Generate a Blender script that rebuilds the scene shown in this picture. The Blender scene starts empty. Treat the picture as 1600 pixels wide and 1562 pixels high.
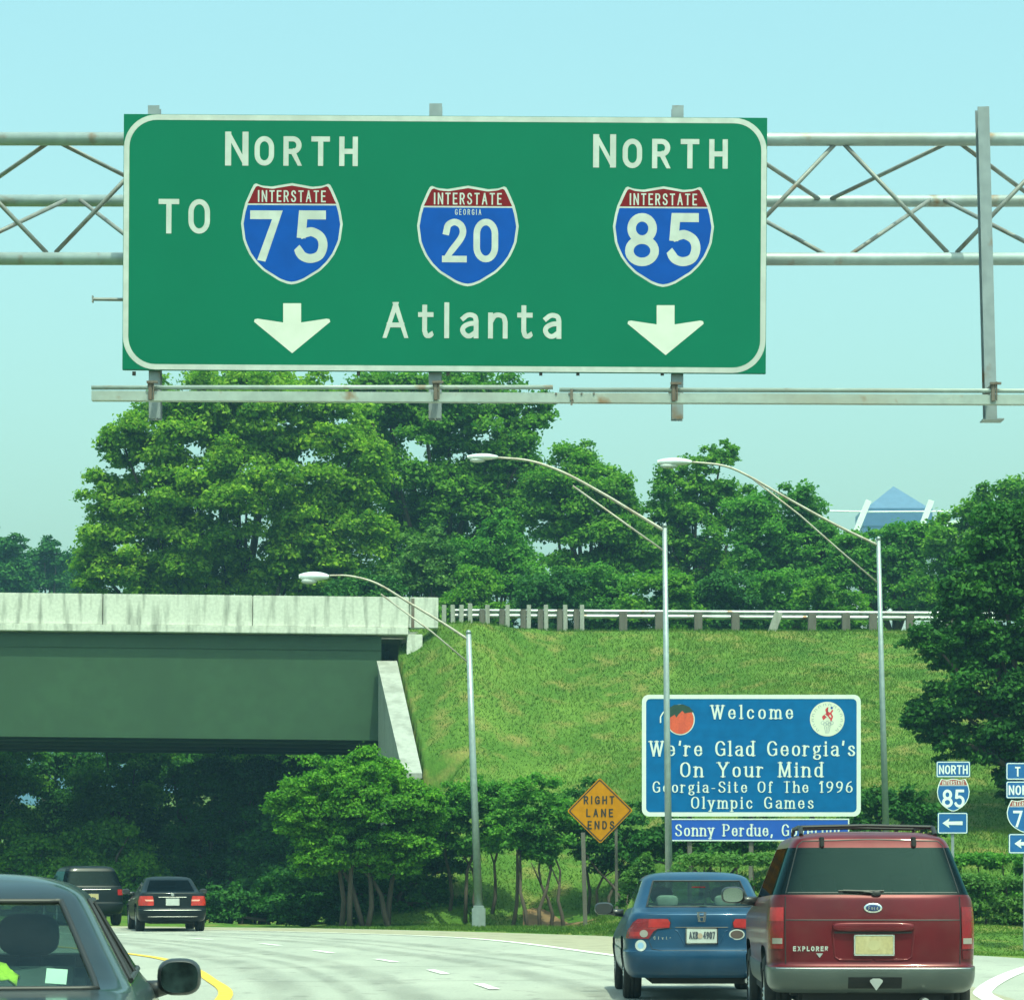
import bpy, bmesh, math, random
import numpy as np
from mathutils import Vector, Matrix, Quaternion
from mathutils.bvhtree import BVHTree

R = math.radians
SC = bpy.context.scene
COL = SC.collection
F, EYE, HOR = 4500.0, 1.45, 1365.0      # focal length in photo pixels, eye height, horizon row


def P(px, py, Y):
    return Vector(((px - 800.0) * Y / F, Y, EYE + (HOR - py) * Y / F))


# ------------------------------------------------------------------ camera, sky, sun, exposure
cam = bpy.data.cameras.new("camera")
cam.sensor_width = 36.0
cam.lens = F / 1600.0 * 36.0
cam.shift_y = (HOR - 781.0) / 1600.0
cam.clip_start, cam.clip_end = 0.2, 6000.0
cam_o = bpy.data.objects.new("camera", cam)
COL.objects.link(cam_o)
cam_o.location = (0, 0, EYE)
cam_o.rotation_euler = (R(90), 0, 0)
SC.camera = cam_o

SUN_EL, SUN_AZ = 66.0, 159.0            # azimuth clockwise from +Y
world = bpy.data.worlds.new("World")
SC.world = world
world.use_nodes = True
nt = world.node_tree
nt.nodes.clear()
sky = nt.nodes.new("ShaderNodeTexSky")
sky.sky_type = 'NISHITA'
sky.sun_disc = False
sky.sun_elevation = R(SUN_EL)
sky.sun_rotation = R(SUN_AZ)
sky.air_density = 1.5
sky.dust_density = 3.7
sky.ozone_density = 5.0
tint = nt.nodes.new("ShaderNodeMix")
tint.data_type = 'RGBA'
tint.blend_type = 'MULTIPLY'
tint.inputs[0].default_value = 1.0
tint.inputs[7].default_value = (0.81, 1.0, 0.735, 1)
bg = nt.nodes.new("ShaderNodeBackground")
bg.inputs[1].default_value = 0.15
out = nt.nodes.new("ShaderNodeOutputWorld")
nt.links.new(sky.outputs[0], tint.inputs[6])
nt.links.new(tint.outputs[2], bg.inputs[0])
nt.links.new(bg.outputs[0], out.inputs[0])

sun = bpy.data.lights.new("sun", 'SUN')
sun.energy = 2.2
sun.angle = R(0.5)
sun.color = (0.87, 1.0, 0.74)
sun_o = bpy.data.objects.new("sun", sun)
COL.objects.link(sun_o)
SUNV = Vector((math.cos(R(SUN_EL)) * math.sin(R(SUN_AZ)), math.cos(R(SUN_EL)) * math.cos(R(SUN_AZ)), math.sin(R(SUN_EL))))
sun_o.rotation_euler = SUNV.to_track_quat('Z', 'Y').to_euler()
sun_o.location = (0, 0, 80)

vs = SC.view_settings
vs.view_transform = 'Standard'
vs.look = 'None'
vs.exposure = 1.2
vs.gamma = 1.0
vs.use_curve_mapping = False
SC.cycles.use_denoising = True
SC.cycles.max_bounces = 7
SC.cycles.transparent_max_bounces = 12
SC.cycles.volume_bounces = 0
SC.cycles.caustics_reflective = False
SC.cycles.caustics_refractive = False


# ------------------------------------------------------------------ materials
MATS = {}


def node_mat(name):
    m = bpy.data.materials.new(name)
    m.use_nodes = True
    t = m.node_tree
    b = t.nodes["Principled BSDF"]
    return m, t, b


def noise_mix(t, c1, c2, scale, detail=4.0, lo=0.35, hi=0.65, coord='Object', stretch=(1, 1, 1)):
    tc = t.nodes.new("ShaderNodeTexCoord")
    mp = t.nodes.new("ShaderNodeMapping")
    mp.inputs['Scale'].default_value = stretch
    n = t.nodes.new("ShaderNodeTexNoise")
    n.inputs['Scale'].default_value = scale
    n.inputs['Detail'].default_value = detail
    r = t.nodes.new("ShaderNodeValToRGB")
    r.color_ramp.elements[0].position = lo
    r.color_ramp.elements[1].position = hi
    r.color_ramp.elements[0].color = (*c1, 1)
    r.color_ramp.elements[1].color = (*c2, 1)
    t.links.new(tc.outputs[coord], mp.inputs[0])
    t.links.new(mp.outputs[0], n.inputs['Vector'])
    t.links.new(n.outputs['Fac'], r.inputs[0])
    return r, n


def mixc(t, a, b, fac, mode='MIX'):
    m = t.nodes.new("ShaderNodeMix")
    m.data_type = 'RGBA'
    m.blend_type = mode
    for s, v in ((6, a), (7, b), (0, fac)):
        if hasattr(v, 'links') or hasattr(v, 'is_linked'):
            t.links.new(v, m.inputs[s])
        elif s == 0:
            m.inputs[0].default_value = v
        else:
            m.inputs[s].default_value = (*v, 1)
    return m.outputs[2]


def add_bump(t, b, h, strength=0.3, dist=0.02):
    bp = t.nodes.new("ShaderNodeBump")
    bp.inputs['Strength'].default_value = strength
    bp.inputs['Distance'].default_value = dist
    t.links.new(h, bp.inputs['Height'])
    t.links.new(bp.outputs[0], b.inputs['Normal'])


def simple(name, c, rough=0.6, metal=0.0, var=0.12, scale=6.0, coat=0.0, spec=0.5, stretch=(1, 1, 1), bump=0.0):
    if name in MATS:
        return MATS[name]
    m, t, b = node_mat(name)
    c1 = tuple(max(0, x * (1 - var)) for x in c)
    c2 = tuple(min(1, x * (1 + var)) for x in c)
    r, n = noise_mix(t, c1, c2, scale, stretch=stretch)
    t.links.new(r.outputs[0], b.inputs['Base Color'])
    b.inputs['Roughness'].default_value = rough
    b.inputs['Metallic'].default_value = metal
    b.inputs['Coat Weight'].default_value = coat
    b.inputs['Specular IOR Level'].default_value = spec
    b.inputs['Coat Roughness'].default_value = 0.05
    b.inputs['Specular IOR Level'].default_value = spec
    if bump:
        add_bump(t, b, n.outputs['Fac'], bump, 0.01)
    MATS[name] = m
    return m


def weathered(name, base, stain, rust=None, rough=0.6, metal=0.0, scale=3.0, stretch=(1, 1, 0.25), lo=0.5, hi=0.75, bump=0.15):
    if name in MATS:
        return MATS[name]
    m, t, b = node_mat(name)
    r1, n1 = noise_mix(t, tuple(x * 0.9 for x in base), tuple(min(1, x * 1.08) for x in base), scale * 4)
    r2, n2 = noise_mix(t, (0, 0, 0), (1, 1, 1), scale, 6.0, lo, hi, stretch=stretch)
    o = mixc(t, r1.outputs[0], stain, r2.outputs[0])
    if rust:
        r3, n3 = noise_mix(t, (0, 0, 0), (1, 1, 1), scale * 1.7, 6.0, 0.60, 0.72, stretch=(1, 1, 1))
        o = mixc(t, o, rust, r3.outputs[0])
    t.links.new(o, b.inputs['Base Color'])
    b.inputs['Roughness'].default_value = rough
    b.inputs['Metallic'].default_value = metal
    add_bump(t, b, n1.outputs['Fac'], bump, 0.01)
    MATS[name] = m
    return m


def paint(name, c, flake=0.15, metal=0.25, dust=0.07, coat=0.35, spec=0.25):
    if name in MATS:
        return MATS[name]
    m, t, b = node_mat(name)
    r, n = noise_mix(t, tuple(x * (1 - flake) for x in c), tuple(min(1, x * (1 + flake)) for x in c), 2.2)
    # road film: thin dust low on the panels
    r2, n2 = noise_mix(t, (0, 0, 0), (dust, dust, dust), 5.0, 5.0, 0.45, 0.8)
    o = mixc(t, r.outputs[0], (0.16, 0.15, 0.12), r2.outputs[0])
    t.links.new(o, b.inputs['Base Color'])
    b.inputs['Metallic'].default_value = metal
    b.inputs['Roughness'].default_value = 0.38
    b.inputs['Coat Weight'].default_value = coat
    b.inputs['Specular IOR Level'].default_value = spec
    b.inputs['Coat Roughness'].default_value = 0.08
    MATS[name] = m
    return m


def glass(name, tintc, refl=1.0, dirt=0.04, rcol=(1, 1, 1)):
    if name in MATS:
        return MATS[name]
    m, t, b = node_mat(name)
    t.nodes.remove(b)
    o = t.nodes["Material Output"]
    tr = t.nodes.new("ShaderNodeBsdfTransparent")
    tr.inputs[0].default_value = (*tintc, 1)
    gl = t.nodes.new("ShaderNodeBsdfGlossy")
    gl.inputs['Roughness'].default_value = 0.03
    gl.inputs['Color'].default_value = (*rcol, 1)
    fr = t.nodes.new("ShaderNodeFresnel")
    fr.inputs[0].default_value = 1.5
    mu = t.nodes.new("ShaderNodeMath")
    mu.operation = 'MULTIPLY'
    mu.use_clamp = True
    mu.inputs[1].default_value = refl * 1.6
    mx = t.nodes.new("ShaderNodeMixShader")
    df = t.nodes.new("ShaderNodeBsdfDiffuse")
    df.inputs[0].default_value = (0.4, 0.42, 0.38, 1)
    r, n = noise_mix(t, (0, 0, 0), (dirt * 2, dirt * 2, dirt * 2), 3.0, 5.0, 0.3, 0.8)
    mx2 = t.nodes.new("ShaderNodeMixShader")
    t.links.new(fr.outputs[0], mu.inputs[0])
    t.links.new(mu.outputs[0], mx.inputs[0])
    t.links.new(tr.outputs[0], mx.inputs[1])
    t.links.new(gl.outputs[0], mx.inputs[2])
    t.links.new(r.outputs[0], mx2.inputs[0])
    t.links.new(mx.outputs[0], mx2.inputs[1])
    t.links.new(df.outputs[0], mx2.inputs[2])
    t.links.new(mx2.outputs[0], o.inputs[0])
    MATS[name] = m
    return m


def leaf_mat(name, dark, light, transl=0.35):
    if name in MATS:
        return MATS[name]
    m, t, b = node_mat(name)
    o = t.nodes["Material Output"]
    at = t.nodes.new("ShaderNodeAttribute")
    at.attribute_name = "tone"
    r = t.nodes.new("ShaderNodeValToRGB")
    r.color_ramp.elements[0].color = (*dark, 1)
    r.color_ramp.elements[1].color = (*light, 1)
    t.links.new(at.outputs['Fac'], r.inputs[0])
    r2, n2 = noise_mix(t, (0.72, 0.78, 0.85), (1.15, 1.1, 0.9), 0.55, 3.0, 0.3, 0.7)
    c = mixc(t, r.outputs[0], r2.outputs[0], 1.0, 'MULTIPLY')
    t.links.new(c, b.inputs['Base Color'])
    b.inputs['Roughness'].default_value = 0.55
    b.inputs['Specular IOR Level'].default_value = 0.08
    tl = t.nodes.new("ShaderNodeBsdfTranslucent")
    c2 = mixc(t, c, (0.85, 1.15, 0.5), 1.0, 'MULTIPLY')
    t.links.new(c2, tl.inputs[0])
    mx = t.nodes.new("ShaderNodeMixShader")
    mx.inputs[0].default_value = transl
    t.links.new(b.outputs[0], mx.inputs[1])
    t.links.new(tl.outputs[0], mx.inputs[2])
    t.links.new(mx.outputs[0], o.inputs[0])
    MATS[name] = m
    return m


# ------------------------------------------------------------------ object helpers
def thing(name, label, cat, loc=(0, 0, 0), rot=(0, 0, 0), group=None):
    o = bpy.data.objects.new(name, None)
    o.empty_display_size = 0.2
    COL.objects.link(o)
    o.location = loc
    o.rotation_euler = rot
    o["label"] = label
    o["category"] = cat
    if group:
        o["group"] = group
    return o


def mesh_obj(name, verts, faces, mat, parent=None, smooth=False, kind=None, label=None):
    me = bpy.data.meshes.new(name)
    me.from_pydata([tuple(v) for v in verts], [], [tuple(f) for f in faces])
    me.update()
    if smooth:
        me.polygons.foreach_set("use_smooth", [True] * len(me.polygons))
    o = bpy.data.objects.new(name, me)
    COL.objects.link(o)
    if mat:
        me.materials.append(mat)
    if parent:
        o.parent = parent
    if kind:
        o["kind"] = kind
    if label:
        o["label"] = label
    return o


class MB:
    def __init__(s):
        s.v, s.f = [], []

    def add(s, vs, fs):
        n = len(s.v)
        s.v += [Vector(v) for v in vs]
        s.f += [tuple(i + n for i in f) for f in fs]
        return s

    def box(s, c, size, rot=None, bev=0.0):
        hx, hy, hz = size[0] / 2, size[1] / 2, size[2] / 2
        if bev:
            bm = bmesh.new()
            bmesh.ops.create_cube(bm, size=1)
            bmesh.ops.scale(bm, vec=size, verts=bm.verts)
            bmesh.ops.bevel(bm, geom=bm.edges[:], offset=bev, segments=2, affect='EDGES')
            vs = [v.co.copy() for v in bm.verts]
            bm.verts.index_update()
            fs = [tuple(v.index for v in f.verts) for f in bm.faces]
            bm.free()
        else:
            vs = [Vector((x, y, z)) for x in (-hx, hx) for y in (-hy, hy) for z in (-hz, hz)]
            fs = [(0, 1, 3, 2), (4, 6, 7, 5), (0, 4, 5, 1), (2, 3, 7, 6), (0, 2, 6, 4), (1, 5, 7, 3)]
        if rot is not None:
            vs = [rot @ v for v in vs]
        return s.add([v + Vector(c) for v in vs], fs)

    def hexa(s, a, b):
        """two quads (4 corners each) joined to a closed block"""
        return s.add(list(a) + list(b), [(0, 1, 2, 3), (7, 6, 5, 4), (0, 4, 5, 1), (1, 5, 6, 2), (2, 6, 7, 3), (3, 7, 4, 0)])

    def bar(s, p, q, w, h, up=Vector((0, 0, 1))):
        p, q = Vector(p), Vector(q)
        d = (q - p).normalized()
        x = d.cross(up).normalized()
        u = x.cross(d).normalized()
        a = [p + x * w / 2 * i + u * h / 2 * j for i, j in ((-1, -1), (1, -1), (1, 1), (-1, 1))]
        b = [v + (q - p) for v in a]
        return s.hexa(a, b)

    def tube(s, pts, rad, n=10, cap=True):
        pts = [Vector(p) for p in pts]
        if not hasattr(rad, '__len__'):
            rad = [rad] * len(pts)
        base = len(s.v)
        ref = Vector((0, 0, 1))
        d0 = (pts[1] - pts[0]).normalized()
        if abs(d0.dot(ref)) > 0.9:
            ref = Vector((1, 0, 0))
        for i, p in enumerate(pts):
            d = (pts[min(i + 1, len(pts) - 1)] - pts[max(i - 1, 0)]).normalized()
            x = d.cross(ref).normalized()
            y = d.cross(x).normalized()
            for k in range(n):
                a = 2 * math.pi * k / n
                s.v.append(p + (x * math.cos(a) + y * math.sin(a)) * rad[i])
        for i in range(len(pts) - 1):
            for k in range(n):
                a, b = base + i * n + k, base + i * n + (k + 1) % n
                s.f.append((a, b, b + n, a + n))
        if cap:
            s.f.append(tuple(base + k for k in range(n))[::-1])
            s.f.append(tuple(base + (len(pts) - 1) * n + k for k in range(n)))
        return s

    def prism(s, poly, y0, y1):
        """closed outline in (x, z), from depth y0 to depth y1"""
        n = len(poly)
        vs = [Vector((x, y0, z)) for x, z in poly] + [Vector((x, y1, z)) for x, z in poly]
        fs = [tuple(range(n)), tuple(range(2 * n - 1, n - 1, -1))]
        fs += [(i, i + n, (i + 1) % n + n, (i + 1) % n) for i in range(n)]
        return s.add(vs, fs)

    def super(s, c, r, e=0.6, nu=18, nv=12, rot=None):
        """superellipsoid: a rounded box"""
        def pw(a, k):
            return math.copysign(abs(a) ** k, a)
        vs, fs = [], []
        for j in range(nv + 1):
            ph = -math.pi / 2 + math.pi * j / nv
            for i in range(nu):
                th = 2 * math.pi * i / nu
                v = Vector((r[0] * pw(math.cos(ph), e) * pw(math.cos(th), e), r[1] * pw(math.cos(ph), e) * pw(math.sin(th), e), r[2] * pw(math.sin(ph), e)))
                if rot is not None:
                    v = rot @ v
                vs.append(v + Vector(c))
        for j in range(nv):
            for i in range(nu):
                a, b = j * nu + i, j * nu + (i + 1) % nu
                fs.append((a, b, b + nu, a + nu))
        return s.add(vs, fs)

    def obj(s, name, mat, parent=None, smooth=False, kind=None, label=None):
        return mesh_obj(name, s.v, s.f, mat, parent, smooth, kind, label)


def catmull(pts, n=8, closed=False):
    pts = [np.array(p, float) for p in pts]
    outp = []
    m = len(pts)
    for i in range(m if closed else m - 1):
        p1, p2 = pts[i], pts[(i + 1) % m]
        p0 = pts[i - 1] if (i > 0 or closed) else 2 * p1 - p2
        p3 = pts[(i + 2) % m] if (i + 2 < m or closed) else 2 * p2 - p1
        for k in range(n):
            t = k / n
            outp.append(0.5 * ((2 * p1) + (-p0 + p2) * t + (2 * p0 - 5 * p1 + 4 * p2 - p3) * t * t + (-p0 + 3 * p1 - 3 * p2 + p3) * t ** 3))
    if not closed:
        outp.append(pts[-1])
    return [tuple(p) for p in outp]


# ------------------------------------------------------------------ lettering: pen strokes along glyph centre lines
def arc(cx, cy, rx, ry, a0, a1, n=14):
    return [(cx + rx * math.cos(R(a0 + (a1 - a0) * i / n)), cy + ry * math.sin(R(a0 + (a1 - a0) * i / n))) for i in range(n + 1)]


def oval(w, y0, y1, x0=0.0):
    r = w / 2
    ry = min((y1 - y0) / 2, r * 1.15)
    p = arc(x0 + r, y1 - ry, r, ry, 0, 180) + arc(x0 + r, y0 + ry, r, ry, 180, 360)
    return p + [p[0]]


def sp(*p):
    return catmull(p, 5)


SX = 0.68    # x-height
GL = {
    'A': (.66, [[(0, 0), (.33, 1)], [(.33, 1), (.66, 0)], [(.13, .34), (.53, .34)]]),
    'B': (.56, [[(0, 0), (0, 1)], [(0, 1)] + arc(.30, .76, .22, .24, 90, -90) + [(0, .52)], [(0, .52)] + arc(.30, .26, .26, .26, 90, -90) + [(0, 0)]]),
    'D': (.58, [[(0, 0), (0, 1)], [(0, 1)] + arc(.26, .5, .32, .5, 90, -90) + [(0, 0)]]),
    'E': (.50, [[(0, 0), (0, 1)], [(0, 1), (.5, 1)], [(0, .52), (.42, .52)], [(0, 0), (.5, 0)]]),
    'G': (.60, [sp((.58, .8), (.47, .95), (.3, 1), (.1, .9), (0, .66), (0, .34), (.1, .1), (.3, 0), (.48, .05), (.6, .2)), [(.6, .1), (.6, .45), (.36, .45)]]),
    'H': (.58, [[(0, 0), (0, 1)], [(.58, 0), (.58, 1)], [(0, .5), (.58, .5)]]),
    'I': (.02, [[(0, 0), (0, 1)]]),
    'L': (.48, [[(0, 1), (0, 0)], [(0, 0), (.48, 0)]]),
    'M': (.80, [[(.03, 0), (.06, 1)], [(.06, 1), (.4, .05)], [(.4, .05), (.74, 1)], [(.74, 1), (.77, 0)]]),
    'N': (.62, [[(0, 0), (0, 1)], [(0, 1), (.62, 0)], [(.62, 0), (.62, 1)]]),
    'O': (.62, [oval(.62, 0, 1)]),
    'P': (.54, [[(0, 0), (0, 1)], [(0, 1)] + arc(.28, .74, .26, .26, 90, -90) + [(0, .48)]]),
    'R': (.58, [[(0, 0), (0, 1)], [(0, 1)] + arc(.3, .74, .26, .26, 90, -90) + [(0, .48)], [(.3, .48), (.58, 0)]]),
    'S': (.56, [sp((.54, .8), (.45, .95), (.28, 1), (.1, .93), (.03, .76), (.12, .60), (.28, .52), (.46, .42), (.56, .25), (.48, .07), (.28, 0), (.09, .05), (0, .2))]),
    'T': (.58, [[(0, 1), (.58, 1)], [(.29, 1), (.29, 0)]]),
    'V': (.64, [[(0, 1), (.32, 0)], [(.32, 0), (.64, 1)]]),
    'W': (.92, [[(0, 1), (.24, 0)], [(.24, 0), (.46, 1)], [(.46, 1), (.68, 0)], [(.68, 0), (.92, 1)]]),
    'X': (.60, [[(0, 0), (.6, 1)], [(0, 1), (.6, 0)]]),
    'Y': (.66, [[(0, 1), (.33, .45)], [(.66, 1), (.33, .45)], [(.33, .45), (.33, 0)]]),
    '0': (.56, [oval(.56, 0, 1)]),
    '1': (.30, [[(.02, .84), (.2, 1)], [(.2, 1), (.2, 0)]]),
    '2': (.56, [sp((.03, .74), (.09, .92), (.28, 1), (.47, .92), (.54, .74), (.46, .54), (.22, .26)) + [(0, 0)], [(0, 0), (.56, 0)]]),
    '4': (.60, [[(.44, 0), (.44, 1)], [(.44, 1), (0, .28)], [(0, .28), (.6, .28)]]),
    '5': (.56, [[(.52, 1), (.1, 1), (.065, .57)], sp((.125, .575), (.2, .60), (.32, .61), (.5, .5), (.56, .3), (.48, .08), (.28, 0), (.1, .05), (0, .17))]),
    '6': (.54, [oval(.54, 0, .58), sp((0, .3), (.06, .62), (.22, .88), (.46, 1))]),
    '7': (.56, [[(0, 1), (.56, 1), (.2, 0)]]),
    '8': (.58, [oval(.48, .50, 1, .05), oval(.58, 0, .50)]),
    '9': (.54, [oval(.54, .42, 1), sp((.54, .7), (.48, .38), (.32, .12), (.08, 0))]),
    'a': (.44, [sp((.04, SX * .84), (.14, SX * .96), (.26, SX), (.40, SX * .92), (.44, SX * .72)) + [(.44, 0)], sp((.44, SX * .6), (.24, SX * .58), (.06, SX * .44), (.02, SX * .25), (.1, .04), (.24, 0), (.44, .13))]),
    'c': (.44, [sp((.43, SX * .76), (.34, SX * .96), (.22, SX), (.07, SX * .85), (0, SX * .5), (.07, SX * .15), (.22, 0), (.35, .03), (.44, SX * .22))]),
    'd': (.46, [oval(.44, 0, SX), [(.46, 1), (.46, 0)]]),
    'e': (.46, [[(.02, SX * .53), (.45, SX * .53)], sp((.45, SX * .53), (.40, SX * .88), (.23, SX), (.07, SX * .86), (0, SX * .5), (.07, SX * .14), (.24, 0), (.38, .05), (.46, SX * .25))]),
    'f': (.30, [sp((.32, .93), (.24, 1), (.14, .94), (.11, .8)) + [(.11, 0)], [(0, SX), (.26, SX)]]),
    'g': (.46, [oval(.38, .24, SX), [(.36, SX * .92), (.48, SX)], sp((.1, .22), (.05, .12), (.2, .06), (.4, .02), (.46, -.1), (.36, -.24), (.18, -.26), (.02, -.18), (.02, -.06), (.14, .04))]),
    'h': (.46, [[(0, 0), (0, 1)], sp((0, SX * .66), (.12, SX * .95), (.27, SX), (.41, SX * .9), (.46, SX * .66)) + [(.46, 0)]]),
    'i': (.06, [[(.03, 0), (.03, SX)], [(.03, .90), (.03, .95)]]),
    'l': (.06, [[(.03, 0), (.03, 1)]]),
    'm': (.78, [[(0, 0), (0, SX)], sp((0, SX * .66), (.1, SX * .95), (.22, SX), (.34, SX * .9), (.39, SX * .66)) + [(.39, 0)], sp((.39, SX * .66), (.5, SX * .95), (.61, SX), (.73, SX * .9), (.78, SX * .66)) + [(.78, 0)]]),
    'n': (.46, [[(0, 0), (0, SX)], sp((0, SX * .66), (.12, SX * .95), (.27, SX), (.41, SX * .9), (.46, SX * .66)) + [(.46, 0)]]),
    'o': (.46, [oval(.46, 0, SX)]),
    'p': (.46, [[(0, -.27), (0, SX)], oval(.44, 0, SX, .02)]),
    'r': (.32, [[(0, 0), (0, SX)], sp((0, SX * .62), (.1, SX * .92), (.22, SX), (.32, SX * .92))]),
    's': (.40, [sp((.37, SX * .8), (.3, SX * .96), (.2, SX), (.06, SX * .9), (.04, SX * .72), (.14, SX * .58), (.28, SX * .46), (.40, SX * .28), (.34, .04), (.2, 0), (.07, .04), (0, SX * .22))]),
    't': (.34, [[(.13, .92), (.13, .16)] + sp((.13, .16), (.18, .02), (.27, 0), (.35, .05))[1:], [(0, SX), (.33, SX)]]),
    'u': (.46, [[(0, SX), (0, .2)] + sp((0, .2), (.06, .04), (.19, 0), (.33, .05), (.46, .22))[1:], [(.46, SX), (.46, 0)]]),
    'v': (.44, [[(0, SX), (.22, 0)], [(.22, 0), (.44, SX)]]),
    'y': (.46, [[(0, SX), (.23, .02)], [(.46, SX), (.12, -.27)]]),
    "'": (.06, [[(.05, 1), (.02, .78)]]),
    ',': (.08, [[(.05, .06), (.0, -.14)]]),
    '-': (.30, [[(0, .36), (.3, .36)]]),
    ' ': (.34, []),
}


def stroke(mb, pts, y, w_of, lim=None):
    """ribbon of pen strokes in the x-z plane at depth y, with square ends"""
    pts = [np.array(p, float) for p in pts]
    closed = len(pts) > 3 and np.hypot(*(pts[0] - pts[-1])) < 1e-6
    if closed:
        pts = pts[:-1]
    pts = [p for i, p in enumerate(pts) if i == 0 or np.hypot(*(p - pts[i - 1])) > 1e-7]
    if closed and np.hypot(*(pts[0] - pts[-1])) < 1e-7:
        pts = pts[:-1]
    n = len(pts)
    dirs = []
    for i in range(n if closed else n - 1):
        d = pts[(i + 1) % n] - pts[i]
        dirs.append(d / (np.hypot(*d) + 1e-9))
    if not closed:
        dg = lambda d: .5
        pts[0] = pts[0] - dirs[0] * w_of(dirs[0]) * dg(dirs[0])
        pts[-1] = pts[-1] + dirs[-1] * w_of(dirs[-1]) * dg(dirs[-1])
    L_, R_ = [], []
    for i in range(n):
        if closed:
            a, b = dirs[i - 1], dirs[i]
        else:
            a, b = dirs[max(i - 1, 0)], dirs[min(i, n - 2)]
        t = a + b
        ln = np.hypot(*t)
        t = b if ln < 1e-3 else t / ln
        nrm = np.array((-t[1], t[0]))
        c = max(0.45, float(np.dot(nrm, np.array((-a[1], a[0])))))
        h = w_of(t) * 0.5 / c
        if lim and n == 2 and min(abs(t)) > .2:
            zl = lim[3] if abs(pts[i][1] - lim[3]) < abs(pts[i][1] - lim[1]) else lim[1]
            if abs(zl - pts[i][1]) < 2.2 * h:           # a slanting stroke is cut off level at the base and cap lines
                hw = np.array((h / abs(t[1]), 0.0)) * (1 if nrm[0] > 0 else -1)
                q = np.array((pts[i][0] + (zl - pts[i][1]) * t[0] / t[1], zl))
                L_.append(q + hw)
                R_.append(q - hw)
                continue
        L_.append(pts[i] + nrm * h)
        R_.append(pts[i] - nrm * h)
    if lim:
        L_ = [np.clip(p, lim[:2], lim[2:]) for p in L_]
        R_ = [np.clip(p, lim[:2], lim[2:]) for p in R_]
    vs = [(p[0], y, p[1]) for p in L_] + [(p[0], y, p[1]) for p in R_]
    fs = [(n + i, n + (i + 1) % n, (i + 1) % n, i) for i in range(n if closed else n - 1)]
    mb.add(vs, fs)


def lettering(mb, text, x0, x1, z0, H, y, sw=0.17, serif=False, wide=None, eps=0.0006):
    """text between x0 and x1 with its base line at z0 and cap height H (frontmost toward -y)"""
    ws = [GL[c][0] for c in text]
    wide = wide or 0.85
    s = H * (1 - (0.10 if serif else sw))
    st = H * sw
    nat = sum(w * s * wide + st for w in ws)
    gap = (x1 - x0 - nat) / max(1, len(text) - 1)
    if len(text) > 1 and gap < H * 0.03:
        k = (x1 - x0 - H * 0.03 * (len(text) - 1) - st * len(text)) / (nat - st * len(text))
        wide *= max(k, 0.4)
        gap = H * 0.03
    x = x0
    k = 0
    zb = z0 + (H - s) / 2
    if serif:
        wf = lambda d: H * (sw * 0.48 + sw * 0.62 * abs(d[1]))
    else:
        wf = lambda d: st
    for ch, w in zip(text, ws):
        for path in GL[ch][1]:
            pts = [(x + st / 2 + p[0] * s * wide, zb + p[1] * s) for p in path]
            stroke(mb, pts, y - eps * (k % 7), wf, None if serif else (x, z0 if ch not in 'gpy,' else -1e9, x + w * s * wide + st, z0 + H))
            k += 1
            if serif and len(path) >= 2:
                for e, q in ((0, 1), (-1, -2)):
                    ex, ey = path[e]
                    dx, dy = ex - path[q][0], ey - path[q][1]
                    if abs(dy) > abs(dx) * 0.8 and any(abs(ey - l) < 1e-3 for l in (0, 1, SX, -.27)) and ch not in "'ces,Oo":
                        if ch in 'WVvYy' and ey < 0.1 and ch != 'Y' and not (ch == 'y' and ey < -.2):
                            continue
                        if ch in 'MN' and (abs(dx) > 0.1):
                            continue
                        tx, tz = pts[e]
                        t = H * 0.13
                        one = ch in 'ilnmrhpu' and ey > 0.5
                        stroke(mb, [(tx - t, tz), (tx + (0.01 if one else t), tz)], y - eps * (k % 7), lambda d: H * sw * 0.45)
                        k += 1
        x += w * s * wide + st + gap


# ------------------------------------------------------------------ the ground
def lerp_tab(x, xs, ys):
    return np.interp(x, xs, ys)


def sstep(a, b, x):
    t = np.clip((x - a) / (b - a), 0, 1)
    return t * t * (3 - 2 * t)


GX = [-200, -60, -40, -20, -10, -4, -0.7, 2.2, 5.2, 8.3, 9.6, 14, 30, 200]
GY = [190, 116, 100, 86, 79.6, 75.8, 73, 67.2, 59.5, 51.2, 50.3, 52, 58, 80]


def hnoise(X, Y):
    return (np.sin(X * 1.3 + Y * .7) * .5 + np.sin(X * .47 - Y * 1.1 + 1.3) * .6 + np.sin(X * 2.9 + 2.1 * Y + .4) * .25 + np.sin(3.7 * X - 2.3 * Y) * .2)


CREST = 9.75


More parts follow.
